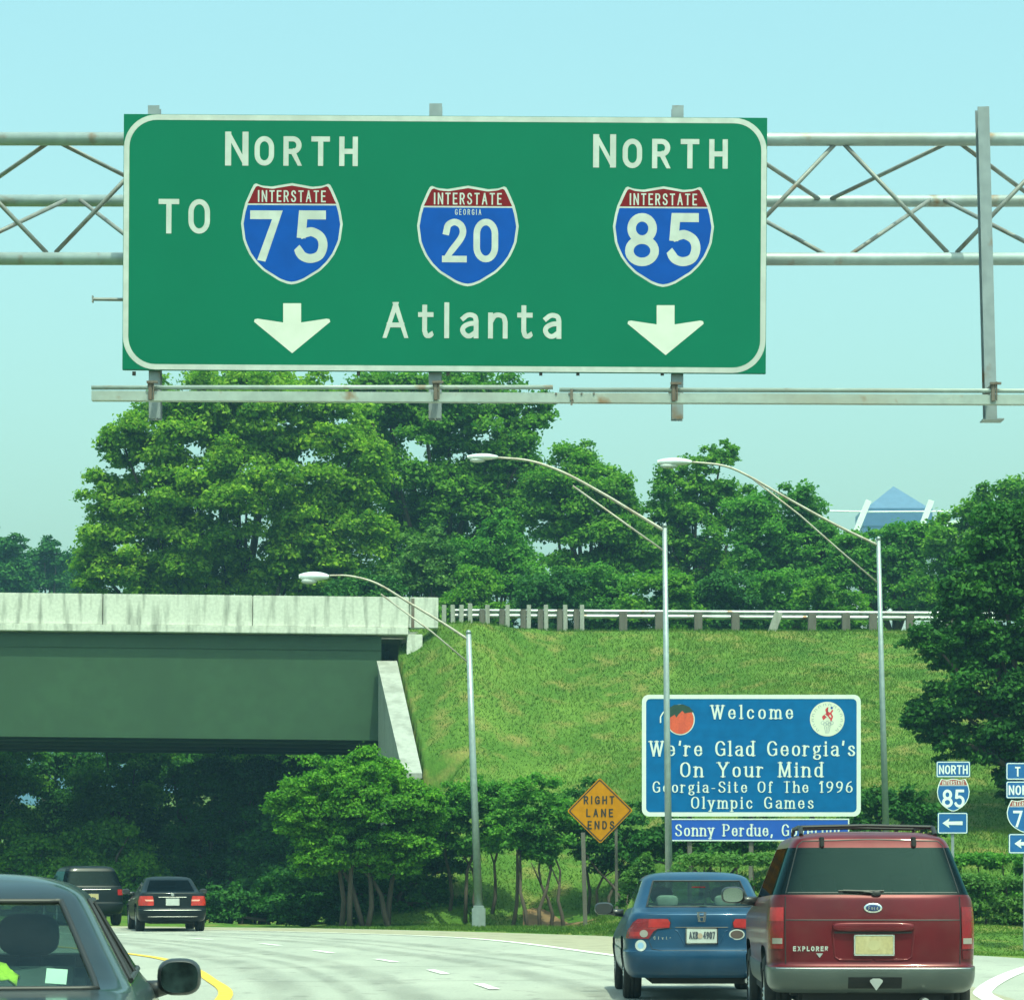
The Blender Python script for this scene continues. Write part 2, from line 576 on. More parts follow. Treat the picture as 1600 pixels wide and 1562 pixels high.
def ground(X, Y):
    """terrain height"""
    X = np.asarray(X, float)
    Y = np.asarray(Y, float)
    edge = np.interp(X, GX, GY)
    d = Y - edge
    cy = 98.3 - 2.6 * np.exp(-((X + 1.4) / 1.5) ** 2)
    left = np.clip((Y - 79) / (cy - 79), 0, 1) * CREST
    right = np.interp(Y, [52, 62, 70, 98.3, 4000], [0, .55, 1.35, CREST, CREST])
    k = sstep(1.0, 9.5, X)
    prof = left * (1 - k) + right * k
    # the wing wall and the abutment hold the fill back on the road side
    wall = np.interp(Y, [87, 96], [-2.62, -3.82])
    side = np.where(Y < 88, np.clip((X + 4.3) * 1.7, 0, 99), np.where(Y < 111.5, np.where(X > wall, 99, 0), np.clip((X + 8 + (Y - 112) * .2) * 1.2, 0, 99)))
    far = np.clip((-46 - X) * .9, 0, 99)
    side = np.maximum(side, np.where(Y > 92, far, 0))
    h = np.minimum(prof, side)
    h = np.where(d < 0, 0, h)
    soft = np.clip(d / 1.2, 0, 1)
    flat = np.where((Y > 98.3) & (Y < 112), 0.0, 1.0)
    return h * soft + hnoise(X, Y) * 0.055 * np.clip((d - .4) / 2.5, 0, 1) * flat


def G(x, y):
    return float(ground(x, y))


def seg(*parts):
    return np.unique(np.concatenate([np.round(np.arange(a, b, s), 4) for a, b, s in parts]))


gxs = seg((-3000, -300, 300), (-300, -60, 30), (-60, -14, 2), (-14, -5, .35), (-5, -2, .1), (-2, 14, .35), (14, 40, 1.5), (40, 300, 20), (300, 3301, 300))
gys = seg((-600, -60, 60), (-60, 40, 5), (40, 104, .5), (104, 140, 2), (140, 400, 20), (400, 4401, 400))
XX, YY = np.meshgrid(gxs, gys)
ZZ = ground(XX, YY)
nx, ny = len(gxs), len(gys)
verts = np.stack([XX.ravel(), YY.ravel(), ZZ.ravel()], 1)
idx = np.arange(nx * ny).reshape(ny, nx)
faces = np.stack([idx[:-1, :-1].ravel(), idx[:-1, 1:].ravel(), idx[1:, 1:].ravel(), idx[1:, :-1].ravel()], 1)

gm, t_, b_ = node_mat("grass_ground")
ra, na = noise_mix(t_, (0.054, 0.128, 0.018), (0.110, 0.192, 0.032), 0.45, 6.0, 0.32, 0.68)
rb, nb = noise_mix(t_, (0, 0, 0), (1, 1, 1), 1.1, 6.0, 0.50, 0.72)
rc, nc = noise_mix(t_, (0.75, 0.78, 0.75), (1.18, 1.15, 1.12), 14.0, 5.0, 0.3, 0.7, stretch=(1, 1, .5))
c_ = mixc(t_, ra.outputs[0], (0.195, 0.180, 0.056), rb.outputs[0])
c_ = mixc(t_, c_, rc.outputs[0], 1.0, 'MULTIPLY')
t_.links.new(c_, b_.inputs['Base Color'])
b_.inputs['Roughness'].default_value = 0.9
b_.inputs['Specular IOR Level'].default_value = 0.1
add_bump(t_, b_, nc.outputs['Fac'], 0.4, 0.06)
ground_o = mesh_obj("ground", verts.tolist(), faces.tolist(), gm, smooth=True, kind="structure")

# road sheets
concrete, t_, b_ = node_mat("road_concrete")
ra, na = noise_mix(t_, (0.285, 0.295, 0.255), (0.365, 0.37, 0.32), 0.5, 6.0, 0.3, 0.7, stretch=(1, .35, 1))
rb, nb = noise_mix(t_, (0.86, 0.86, 0.86), (1.08, 1.08, 1.06), 30.0, 4.0)
rc, nc = noise_mix(t_, (0, 0, 0), (.5, .5, .5), 1.4, 5.0, 0.56, 0.75, stretch=(1, .12, 1))
c_ = mixc(t_, ra.outputs[0], (0.25, 0.25, 0.225), rc.outputs[0])
c_ = mixc(t_, c_, rb.outputs[0], 1.0, 'MULTIPLY')
rd, nd_ = noise_mix(t_, (0, 0, 0), (.75, .75, .75), 2.6, 8.0, 0.60, 0.70, stretch=(1, .5, 1))
c_ = mixc(t_, c_, (0.20, 0.195, 0.175), rd.outputs[0])
t_.links.new(c_, b_.inputs['Base Color'])
b_.inputs['Roughness'].default_value = 0.85
add_bump(t_, b_, nb.outputs['Fac'], 0.3, 0.01)


def ribbon(name, Lp, Rp, z, mat, parent=None, kind="structure", n=10):
    a, b = catmull(Lp, n), catmull(Rp, n)
    vs = [(p[0], p[1], z) for p in a] + [(p[0], p[1], z) for p in b]
    m = len(a)
    fs = [(i, m + i, m + i + 1, i + 1) for i in range(m - 1)]
    return mesh_obj(name, vs, fs, mat, parent, kind=kind)


road_L = [(-6, -120), (-6, 0), (-6, 18), (-6.2, 30), (-7, 40), (-9, 50), (-13, 60), (-19, 68), (-27, 75), (-40, 84), (-60, 97), (-90, 118)]
road_R = [(16, -120), (16, 0), (15, 18), (11.5, 34), (9.4, 46), (8.3, 51), (5.2, 59.3), (2.2, 67), (-4, 75.6), (-10, 79.4), (-20, 85.8), (-60, 115.6)]
road_o = ribbon("road", road_L, road_R, 0.006, concrete)
ribbon("exit_road", [(6.2, 5), (6.4, 28), (7.6, 40), (10.4, 52), (15, 64), (24, 80)], [(30, -10), (26, 20), (24, 36), (24, 48), (27, 58), (34, 72)], 0.011, concrete)

white_line = weathered("white_road_paint", (0.78, 0.78, 0.72), (0.42, 0.41, 0.37), scale=4.0, stretch=(1, 1, 1), rough=0.7)
yellow_line = weathered("yellow_road_paint", (0.75, 0.46, 0.03), (0.42, 0.30, 0.08), scale=4.0, stretch=(1, 1, 1), rough=0.7)
shoulder_m = weathered("shoulder_concrete", (0.31, 0.285, 0.20), (0.22, 0.20, 0.14), scale=1.5, stretch=(1, 1, 1), rough=0.9)


def line_mesh(name, pts, w, mat, z=0.016, parent=None, n=8):
    c = catmull(pts, n)
    vs, fs = [], []
    for i, p in enumerate(c):
        q, o = c[min(i + 1, len(c) - 1)], c[max(i - 1, 0)]
        d = np.array((q[0] - o[0], q[1] - o[1]))
        d /= np.hypot(*d)
        jit = 1 + 0.05 * math.sin(i * 12.9)
        for sg in (-1, 1):
            vs.append((p[0] - d[1] * w / 2 * sg * jit, p[1] + d[0] * w / 2 * sg * jit, z))
    for i in range(len(c) - 1):
        fs.append((2 * i, 2 * i + 1, 2 * i + 3, 2 * i + 2))
    return mesh_obj(name, vs, fs, mat, parent)


edge = [(-60, 110), (-36, 94), (-22, 83.6), (-15, 79.6), (-10, 76.2), (-4.7, 70.8), (-.85, 64.2), (1.8, 51), (3.5, 40), (4.6, 32), (5.0, 24), (5.0, 10), (5, -60)]
e2 = [(-60.5, 113), (-36.5, 97), (-22.3, 86.4), (-15.2, 82.1), (-9.6, 78.7), (-4.0, 75.0), (2.2, 66.6), (5.2, 58.8), (6.4, 51), (6.0, 40), (5.7, 30), (5.5, 20), (5.4, 5)]
ribbon("shoulder", edge, e2, 0.0105, shoulder_m, kind="structure")
line_mesh("edge_line", edge, 0.20, white_line, parent=road_o)
line_mesh("edge_line", [(5.05, 26), (5.5, 33), (5.95, 36.2), (7.4, 42.3), (9.2, 48.5), (12, 57), (17, 68)], 0.24, white_line, parent=road_o)
line_mesh("centre_line", [(-3.2, -60), (-3.2, 10), (-3.1, 24), (-3.35, 33.5), (-4.15, 39.5), (-5.1, 45), (-6.5, 50.8), (-9.5, 58), (-14, 64.8), (-21, 71.2), (-40, 83)], 0.17, yellow_line, parent=road_o)
lane = catmull([(.6, 18), (.35, 28), (-.08, 34.7), (-1.03, 42), (-1.95, 47.3), (-3.3, 52.6), (-4.6, 57.7), (-6.1, 62), (-9, 68), (-13, 73), (-18, 77)], 20)
ln_ = np.array(lane)
ln_d = np.concatenate([[0], np.cumsum(np.hypot(*np.diff(ln_, axis=0).T))])
for d0 in np.arange(1.2, ln_d[-1] - 2, 5.6):
    q = [(np.interp(d0 + k * .9, ln_d, ln_[:, 0]), np.interp(d0 + k * .9, ln_d, ln_[:, 1])) for k in range(3)]
    line_mesh("lane_dash", q, 0.14, white_line, parent=road_o, n=3)
# saw-cut joints of the concrete slabs
joint_m = simple("joint_tar", (0.10, 0.10, 0.09), 0.9)
for d0 in np.arange(3, ln_d[-1] - 4, 6.0):
    c = np.array([np.interp(d0, ln_d, ln_[:, 0]), np.interp(d0, ln_d, ln_[:, 1])])
    c2 = np.array([np.interp(d0 + 1, ln_d, ln_[:, 0]), np.interp(d0 + 1, ln_d, ln_[:, 1])])
    d = (c2 - c) / np.hypot(*(c2 - c))
    nrm = np.array((d[1], -d[0]))
    line_mesh("slab_joint", [tuple(c - nrm * 3.0), tuple(c), tuple(c + nrm * 3.4)], 0.04, joint_m, z=0.0135, parent=road_o, n=3)

track_m = bpy.data.materials.new("tyre_wear")
track_m.use_nodes = True
t_ = track_m.node_tree
b_ = t_.nodes["Principled BSDF"]
b_.inputs['Base Color'].default_value = (0.10, 0.10, 0.092, 1)
b_.inputs['Roughness'].default_value = 0.8
at = t_.nodes.new("ShaderNodeAttribute")
at.attribute_name = "wear"
rn, nn_ = noise_mix(t_, (.25, .25, .25), (1, 1, 1), 1.1, 6.0, 0.3, 0.7, stretch=(2, .3, 1))
fm = mixc(t_, at.outputs['Color'], rn.outputs[0], 1.0, 'MULTIPLY')
tb = t_.nodes.new("ShaderNodeBsdfTransparent")
mx = t_.nodes.new("ShaderNodeMixShader")
t_.links.new(fm, mx.inputs[0])
t_.links.new(tb.outputs[0], mx.inputs[1])
t_.links.new(b_.outputs[0], mx.inputs[2])
t_.links.new(mx.outputs[0], t_.nodes["Material Output"].inputs[0])
for off_, wd_, st_ in ((1.15, .75, .24), (2.0, .35, .20), (2.85, .75, .24), (-1.15, .75, .24), (-1.85, .35, .20), (-2.6, .75, .22)):
    vs, fs, wv = [], [], []
    for i in range(1, len(ln_) - 1):
        d = ln_[i + 1] - ln_[i - 1]
        d /= np.hypot(*d)
        nrm = np.array((d[1], -d[0]))
        for u_, w_ in ((-.5, 0), (-.2, 1), (.2, 1), (.5, 0)):
            p = ln_[i] + nrm * (off_ + u_ * wd_)
            vs.append((p[0], p[1], .0125))
            wv.append(w_ * st_)
    for i in range(len(vs) // 4 - 1):
        fs += [(4 * i + k, 4 * i + k + 1, 4 * i + k + 5, 4 * i + k + 4) for k in range(3)]
    tr_o = mesh_obj("tyre_track", vs, fs, track_m, road_o)
    ca = tr_o.data.attributes.new("wear", 'FLOAT_COLOR', 'POINT')
    ca.data.foreach_set("color", [c for w_ in wv for c in (w_, w_, w_, 1)])

# bare earth under the small trees by the lamp
mulch_m = weathered("red_earth", (0.20, 0.115, 0.050), (0.12, 0.085, 0.040), scale=2.0, stretch=(1, 1, 1), rough=0.95)
mv, mf = [], []
for i, x in enumerate(np.arange(.3, 2.31, .25)):
    for j in range(9):
        w0, w1 = 76.7 - .35 * (x + 2) + .25 * math.sin(x * 3), 80.2 + .6 * math.sin(x * 2.1) - .35 * (x + 2)
        y = w0 + (w1 - w0) * j / 8
        mv.append((x, y, G(x, y) + .03))
nn = 9
mi = len(mv) // nn
for i in range(mi - 1):
    for j in range(nn - 1):
        a = i * nn + j
        mf.append((a, a + nn, a + nn + 1, a + 1))
mesh_obj("soil", mv, mf, mulch_m, kind="structure", smooth=True)

# grass: blades over the slope and the lawn
rng = np.random.default_rng(3)
N = 390000
gx = rng.uniform(-5.0, 24, N)
gy = rng.uniform(50, 99.0, N)
ge = np.interp(gx, GX, GY)
keep = (gy > ge + .05) & (gx < gy * .215 + 3) & ~((gy > 76.9) & (gy < 79.6) & (gx > .4) & (gx < 2.2)) & (gx > np.interp(gy, [79, 88, 96], [-9, -2.5, -3.7]))
gx, gy = gx[keep], gy[keep]
gz = ground(gx, gy)
n = len(gx)
patch = np.clip(hnoise(gx * .6, gy * .6) * .5 + .5, 0, 1)
hh = rng.uniform(.04, .10, n) * (.7 + .6 * patch) * np.where(gy < 60, .5, 1)
an = rng.uniform(0, 6.283, n)
wd = rng.uniform(.008, .02, n)
lean = rng.uniform(0, .14, n)
la = rng.uniform(0, 6.283, n)
v0 = np.stack([gx - np.cos(an) * wd, gy - np.sin(an) * wd, gz - .01], 1)
v1 = np.stack([gx + np.cos(an) * wd, gy + np.sin(an) * wd, gz - .01], 1)
v2 = np.stack([gx + np.cos(la) * lean, gy + np.sin(la) * lean, gz + hh], 1)
gv = np.stack([v0, v1, v2], 1).reshape(-1, 3)


def fast_mesh(name, vs, k, mat, parent=None, tone=None, kind=None):
    me = bpy.data.meshes.new(name)
    nv, nf = len(vs), len(vs) // k
    me.vertices.add(nv)
    me.vertices.foreach_set("co", vs.astype(np.float32).ravel())
    me.loops.add(nv)
    me.loops.foreach_set("vertex_index", np.arange(nv, dtype=np.int32))
    me.polygons.add(nf)
    me.polygons.foreach_set("loop_start", np.arange(0, nv, k, dtype=np.int32))
    me.polygons.foreach_set("loop_total", np.full(nf, k, dtype=np.int32))
    if tone is not None:
        a = me.attributes.new("tone", 'FLOAT', 'FACE')
        a.data.foreach_set("value", tone.astype(np.float32))
    me.update(calc_edges=True)
    me.materials.append(mat)
    o = bpy.data.objects.new(name, me)
    COL.objects.link(o)
    if parent:
        o.parent = parent
    if kind:
        o["kind"] = kind
    return o


grass_m = leaf_mat("grass_blades", (0.054, 0.128, 0.018), (0.142, 0.226, 0.040), 0.4)
go = fast_mesh("grass", gv, 3, grass_m, tone=np.clip(rng.normal(.42, .08, n) + (patch - .5) * .6, 0, 1), kind="stuff")
go["label"] = "rough green grass on the embankment and the lawn below it"
go["category"] = "grass"

# ------------------------------------------------------------------ the overpass
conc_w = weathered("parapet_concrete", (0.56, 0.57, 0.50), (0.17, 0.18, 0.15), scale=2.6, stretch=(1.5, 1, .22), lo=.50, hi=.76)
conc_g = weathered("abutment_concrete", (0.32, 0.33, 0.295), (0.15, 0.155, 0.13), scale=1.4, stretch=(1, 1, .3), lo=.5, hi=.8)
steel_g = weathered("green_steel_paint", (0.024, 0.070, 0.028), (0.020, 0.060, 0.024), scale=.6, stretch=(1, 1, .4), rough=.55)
dark_m = simple("gap_dark", (0.02, 0.022, 0.02), 0.9)
YB = 96.0
bridge = thing("overpass_bridge", "concrete and green steel road overpass with a pale stained parapet", "bridge", (P(680, 0, YB).x, YB, 0.0), (0, R(0.62), 0))
bz = lambda py: EYE + (HOR - py) * YB / F
zt, zb_, zg = bz(933), bz(986), bz(1157)
BW = 14.0
m = MB()
xs_ = [0, -1.0]
xe = -52.0
jx = [0.0, -.98, -6.2, -11.2, -15.8, -21, -26, -31, -36, -41, -46, xe]
for a, b in zip(jx[:-1], jx[1:]):
    m.box(((a + b) / 2, .16, (zt + zb_ + .10) / 2), (abs(a - b) - .025, .32, zt - zb_ - .10), bev=.02)
m.obj("parapet", conc_w, bridge)
m = MB()
m.box(((xe) / 2 - .5, .55, zb_ - .02), (abs(xe) - 1.0, 1.40, .24), bev=.02)
m.obj("ledge", conc_w, bridge)
m = MB()
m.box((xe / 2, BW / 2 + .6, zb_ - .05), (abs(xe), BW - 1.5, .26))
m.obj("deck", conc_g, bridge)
for yy in (BW - .4,):
    m = MB()
    m.box((xe / 2, yy, (zt + zb_) / 2), (abs(xe), .32, zt - zb_), bev=.02)
    m.obj("parapet", conc_w, bridge)
for k in range(5):
    yy = .22 + k * 3.0
    m = MB()
    xr = -1.9
    m.box(((xe + xr) / 2, yy, (zb_ - .19 + zg) / 2), (abs(xe) - abs(xr), .03, zb_ - .19 - zg))
    m.box(((xe + xr) / 2, yy, zg + .02), (abs(xe) - abs(xr), .30, .05))
    m.box(((xe + xr) / 2, yy, zb_ - .62), (abs(xe) - abs(xr), .10, .04))
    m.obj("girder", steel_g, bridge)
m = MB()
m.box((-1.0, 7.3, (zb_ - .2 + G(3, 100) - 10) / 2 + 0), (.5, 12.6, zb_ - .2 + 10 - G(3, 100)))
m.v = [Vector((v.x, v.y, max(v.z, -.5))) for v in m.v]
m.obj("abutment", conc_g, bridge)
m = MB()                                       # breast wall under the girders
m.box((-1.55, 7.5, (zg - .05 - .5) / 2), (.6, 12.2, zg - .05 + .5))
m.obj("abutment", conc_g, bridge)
m = MB()                                       # end block under the parapet
c0 = P(643, 0, YB).x - P(680, 0, YB).x
m.box((c0, .35, (bz(990) + bz(1071)) / 2 - .02), (.52, .7, bz(990) - bz(1071)), bev=.015)
m.box((c0 - .35, .55, (bz(1040) + bz(1071)) / 2), (.50, .5, bz(1040) - bz(1071)), bev=.01)
m.obj("bearing_block", conc_w, bridge)
# end plate with a dark steel strip and bolts
m = MB()
m.box((P(640, 0, YB).x - bridge.location.x, -.012, (zt + zb_) / 2 + .03), (.10, .03, zt - zb_ - .15))
m.obj("joint_strip", weathered("rusty_steel", (0.16, 0.13, 0.10), (0.10, 0.05, 0.03), scale=6), bridge)

wing = thing("wing_wall", "pale sloping concrete wing wall beside the overpass, at the grass edge", "wall", (P(600, 0, YB).x, YB, 0))
wx, wy = wing.location.x, wing.location.y
A0, A1 = P(591, 1040, 96.0), P(618, 1040, 96.0)
B0, B1 = P(632, 1216, 87.2), P(657, 1216, 87.2)
off = Vector((wx, wy, 0))
lo = lambda v: Vector((v.x, v.y, -.4))
m = MB()
m.hexa([A0 - off, A1 - off, lo(A1) - off, lo(A0) - off], [B0 - off, B1 - off, lo(B1) - off, lo(B0) - off])
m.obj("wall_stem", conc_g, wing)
m = MB()
u = Vector((0, 0, .012))
e = Vector((-.05, 0, 0))
m.hexa([A0 - off + e + u * 14, A1 - off - e + u * 14, A1 - off - e + u, A0 - off + e + u], [B0 - off + e + u * 14, B1 - off - e + u * 14, B1 - off - e + u, B0 - off + e + u])
m.obj("coping", conc_g, wing)

# overpass carriageway beyond the bridge (seen edge-on only)
asph = simple("asphalt", (0.06, 0.06, 0.058), 0.9, scale=20)
mesh_obj("overpass_road", [(-1.5, 100.6, CREST + .02), (300, 100.6, CREST + .02), (300, 109.5, CREST + .02), (-1.5, 109.5, CREST + .02)], [(0, 1, 2, 3)], asph, kind="structure")

# guard rail along the crest
galv = weathered("galvanised_rail", (0.42, 0.45, 0.44), (0.26, 0.27, 0.26), rust=(0.20, 0.11, 0.06), rough=.42, metal=.55, scale=2.0)
wood = weathered("grey_timber", (0.125, 0.115, 0.095), (0.07, 0.064, 0.052), scale=5, stretch=(1, 1, .1), rough=.9)
wood_l = weathered("pale_timber", (0.30, 0.31, 0.27), (0.18, 0.18, 0.15), scale=5, stretch=(1, 1, .1), rough=.9)
YG = 99.2
rail = thing("guard_rail", "metal beam guard rail on timber posts along the top of the embankment", "guard rail", (P(690, 0, YG).x, YG, CREST))
rx0 = rail.location.x
post_px = [694, 708, 721, 735, 762, 793, 826, 853, 883, 909, 973, 1029, 1090, 1148, 1208, 1267, 1320, 1362, 1420, 1480, 1540, 1600, 1660]
prof = [(-.0, -.155), (-.045, -.13), (-.075, -.085), (-.03, -.03), (-.0, 0.0), (-.03, .03), (-.075, .085), (-.045, .13), (0, .155)]
railz = lambda x: np.interp(x, [0, 30], [.66, .50])
sect = [0.4] + list(np.arange(4.0, 62, 4.0))
for a, b in zip(sect[:-1], sect[1:]):
    vs = []
    for x in (a, b + .25):
        lap = -.008 if x == a else 0.0
        for (py, pz) in prof:
            vs.append((x, -.16 + py + lap, railz(x) + pz))
        for (py, pz) in prof:
            vs.append((x, -.155 + py + lap, railz(x) + pz))
    k = len(prof)
    fs = [(i, i + 1, 2 * k + i + 1, 2 * k + i) for i in range(k - 1)] + [(k + i, 3 * k + i, 3 * k + i + 1, k + i + 1) for i in range(k - 1)]
    mesh_obj("rail", vs, fs, galv, rail, smooth=True)
for i, px in enumerate(post_px):
    x = P(px, 0, YG).x - rx0
    near = i < 10
    wdt = .15 if near else .28
    top = .93 if near else .80 - .01 * i
    m = MB()
    lean = random.Random(i).uniform(-.02, .02)
    if i in (3, 14):
        top += .05
    rot = Matrix.Rotation(lean + (.35 if i == 14 else 0), 3, 'Y')
    m.box((x, -.33, top / 2 - .15), (wdt, .2, top + .3), rot=rot, bev=.012)
    m.obj("post", wood_l if (near and i % 1 == 0) or i == 14 else wood, rail)
    if near and i > 3:
        m = MB()
        m.box((x - .19, -.31, .36), (.19, .2, .84), bev=.012)
        m.obj("blockout", wood, rail)

# ------------------------------------------------------------------ the overhead sign and its gantry
sign_green = simple("sign_green_sheeting", (0.0, 0.134, 0.075), .6, var=.035, scale=.7, spec=.12)
sign_white = weathered("sign_white_sheeting", (0.45, 0.48, 0.455), (0.385, 0.41, 0.385), scale=2.0, rough=.45, bump=.02)
sign_white2 = simple("arrow_white_sheeting", (0.56, 0.58, 0.52), .45, var=.04)
for _m in (sign_green,):
    _m.node_tree.nodes["Principled BSDF"].inputs["Specular IOR Level"].default_value = 0.12
sign_red = simple("shield_red", (0.16, 0.006, 0.010), .5, var=.06, spec=.15)
sign_blue = simple("shield_blue", (0.0, 0.060, 0.33), .5, var=.06, spec=.15)
alu = weathered("alloy_pipe", (0.30, 0.365, 0.37), (0.24, 0.25, 0.23), rust=(0.22, 0.13, 0.07), rough=.5, metal=.25, scale=2.2, stretch=(.3, 1, 1))
alu_brace = weathered("alloy_brace", (0.22, 0.235, 0.225), (0.15, 0.13, 0.11), rust=(0.18, 0.10, 0.05), rough=.55, metal=.2, scale=3)
post_steel = weathered("hanger_steel", (0.24, 0.28, 0.30), (0.17, 0.18, 0.18), rust=(0.20, 0.13, 0.08), rough=.5, metal=.3, scale=2.0)
YS = 26.3
sS = F / YS
root = thing("overhead_sign", "large green overhead highway sign with three route shields and two down arrows", "road sign", tuple(P(695, 381, YS)), (0, R(0.345), 0))


def SL(px, py):
    """photo position on the sign -> sign coordinates"""
    return ((px - 695) + (py - 381) * .006) / sS, (-(py - 381) + (px - 695) * .006) / sS


W2, H2 = 1005.5 / 2 / sS, 399.5 / 2 / sS
m = MB()
m.box((0, .02, 0), (2 * W2, .04, 2 * H2), bev=.003)
m.obj("panel", sign_green, root)


def round_rect(w, h, r, n=10):
    p = []
    for cx, cz, a0 in ((w - r, h - r, 0), (-w + r, h - r, 90), (-w + r, -h + r, 180), (w - r, -h + r, 270)):
        p += [(cx + r * math.cos(R(a0 + 90 * i / n)), cz + r * math.sin(R(a0 + 90 * i / n))) for i in range(n + 1)]
    return p


def ring_mesh(name, w, h, r, t, y, mat, parent, th=.002):
    o_, i_ = round_rect(w, h, r), round_rect(w - t, h - t, max(r - t, .001))
    n = len(o_)
    vs = [(x, y, z) for x, z in o_] + [(x, y, z) for x, z in i_]
    fs = [(i, i + n, (i + 1) % n + n, (i + 1) % n) for i in range(n)]
    return mesh_obj(name, vs, fs, mat, parent)


ring_mesh("border", W2 - .004, H2 - .004, .30, .049, -.0015, sign_white, root)


def letters(parent, items, mat, y, name="lettering", f=None, **kw):
    m, done = MB(), None
    for n_i, it in enumerate(items):
        if n_i and it[0] != "ORTH" and name == "lettering":
            done = m.obj(name, mat, parent)
            m = MB()
        t, x0, x1, ytop, ybase = it[:5]
        k = dict(kw)
        if len(it) > 5:
            k.update(it[5])
        (a, zt_), (b, zb2) = f(x0, ytop), f(x1, ybase)
        _, zb1 = f(x0, ybase)
        lettering(m, t, a, b, zb1, zt_ - zb1, y, **k)
    return m.obj(name, mat, parent)


letters(root, [("N", 352, 389, 206, 259, dict(sw=.178, wide=1.0)), ("ORTH", 398, 559, 213, 259, dict(sw=.175, wide=.95)), ("N", 927, 964, 210, 262, dict(sw=.178, wide=1.0)),
               ("ORTH", 973, 1137, 217, 263, dict(sw=.175, wide=.95)), ("TO", 248, 328, 311, 365, dict(sw=.15, wide=.9)), ("Atlanta", 598, 877, 472, 528, dict(sw=.135, wide=1.03))],
        sign_white, -.0018, f=SL, eps=.0002)

SHT = ([0, .09, .2, .3, .367, .40, .46, .485, .5], [1.0, .985, .965, .975, 1.0, .94, .80, .70, .60])
SHB = ([0, .05, .12, .28, .36, .42, .465, .485, .5], [0, .008, .035, .135, .215, .30, .40, .46, .60])


def shield_cols(mb, cx, cz, w, h, y, inset=0.0, zlo=None, zhi=None, n=48):
    xs = np.linspace(-.5, .5, n + 1)
    vs, fs = [], []
    k = 1 - inset
    for x in xs:
        zt = np.interp(abs(x), *SHT)
        zbm = np.interp(abs(x), *SHB)
        zt, zbm = .52 + (zt - .52) * k, .52 + (zbm - .52) * k
        if zlo is not None:
            zbm = max(zbm, zlo)
        if zhi is not None:
            zt = min(zt, zhi)
        if zt < zbm:
            zt = zbm
        vs += [(cx + x * k * w, y, cz + (zbm - .5) * h), (cx + x * k * w, y, cz + (zt - .5) * h)]
    for i in range(n):
        if vs[2 * i + 1][2] - vs[2 * i][2] > 1e-5 or vs[2 * i + 3][2] - vs[2 * i + 2][2] > 1e-5:
            fs.append((2 * i, 2 * i + 2, 2 * i + 3, 2 * i + 1))
    mb.add(vs, fs)


def shield(parent, f, x0, x1, y0, y1, y, num, extra=None, name="route_shield", word=True, wm=None, rm=None, bm_=None, sw=.17, depth=.004, nd=None):
    wm, rm, bm_ = wm or sign_white, rm or sign_red, bm_ or sign_blue
    (a, zt), (b, zb) = f(x0, y0), f(x1, y1)
    c = f((x0 + x1) / 2, (y0 + y1) / 2)
    w, h = b - a, zt - zb
    m = MB()
    shield_cols(m, c[0], c[1], w, h, y)
    sh = m.obj(name, wm, parent)
    m = MB()
    shield_cols(m, c[0], c[1], w, h, y - .0008, .05, zhi=.782)
    m.obj("blue_field", bm_, sh)
    m = MB()
    shield_cols(m, c[0], c[1], w, h, y - .0008, .05, zlo=.798)
    m.obj("red_band", rm, sh)
    letters(sh, num, wm, y - .0016, "route_number", f, sw=sw, eps=.0002)
    if word:
        wx0, wx1 = (x0 + x1) / 2 - (x1 - x0) * .335, (x0 + x1) / 2 + (x1 - x0) * .335
        letters(sh, [("INTERSTATE", wx0, wx1, y0 + (y1 - y0) * .072, y0 + (y1 - y0) * .188)] + (extra or []), wm, y - .0016, "lettering", f, sw=.125, wide=.62, eps=.0002)
    return sh


shield(root, SL, 377, 535, 286, 445, -.0015, [("7", 391, 447, 329, 409, dict(sw=.17, wide=1.0)), ("5", 460, 516, 329, 411, dict(sw=.17, wide=1.0))])
shield(root, SL, 652, 810, 290, 448, -.0015, [("2", 691, 734, 342, 410, dict(sw=.15, wide=.88)), ("0", 740, 784, 342, 410, dict(sw=.15, wide=.88))], [("GEORGIA", 711, 752, 327, 336, dict(sw=.11))])
shield(root, SL, 958, 1115, 291, 449, -.0015, [("8", 977, 1032, 333, 416, dict(sw=.16, wide=.98)), ("5", 1042, 1098, 333, 416, dict(sw=.17, wide=1.0))])
for (cx, ty) in ((456.5, 474), (1040, 477)):
    pts = [(cx - 14, ty), (cx + 14, ty), (cx + 14, ty + 30), (cx + 54, ty + 24), (cx + 58.5, ty + 25), (cx + 59.5, ty + 29), (cx, ty + 78), (cx - 59.5, ty + 29), (cx - 58.5, ty + 25), (cx - 54, ty + 24), (cx - 14, ty + 30)]
    q = [SL(*p) for p in pts]
    mesh_obj("down_arrow", [(x, -.002, z) for x, z in q], [(0, 10, 2, 1), (10, 9, 8, 7, 6), (2, 10, 6), (2, 6, 5, 4, 3)], sign_white2, root)
for px in (209, 560, 700, 845, 903, 1035):
    x, z = SL(px, 581)
    MB().box((x, .02, z - .012), (.03, .03, .035)).obj("panel_clip", dark_m, root)

gan = thing("sign_gantry", "grey pipe truss gantry with a light walkway beam carrying the green sign", "sign gantry", (0, YS + .55, 0))
yo = YS + .55


def GP(px, py, Y):
    v = P(px, py, Y)
    return Vector((v.x, v.y - yo, v.z))


XL, XR = -9.2, 11.5
Yf, Yk = YS + .55, YS + 1.75
zT, zM, zB = P(0, 216.5, Yf).z, P(0, 313, Yk).z, P(0, 403.5, Yf).z
for nm, y, z, r in (("chord", 0, zT, .062), ("chord", Yk - Yf, zM, .058), ("chord", 0, zB, .060)):
    m = MB()
    m.tube([(XL, y, z), ((XL + XR) / 2, y, z - .01), (XR, y, z)], r, 16)
    m.obj(nm, alu, gan, smooth=True)
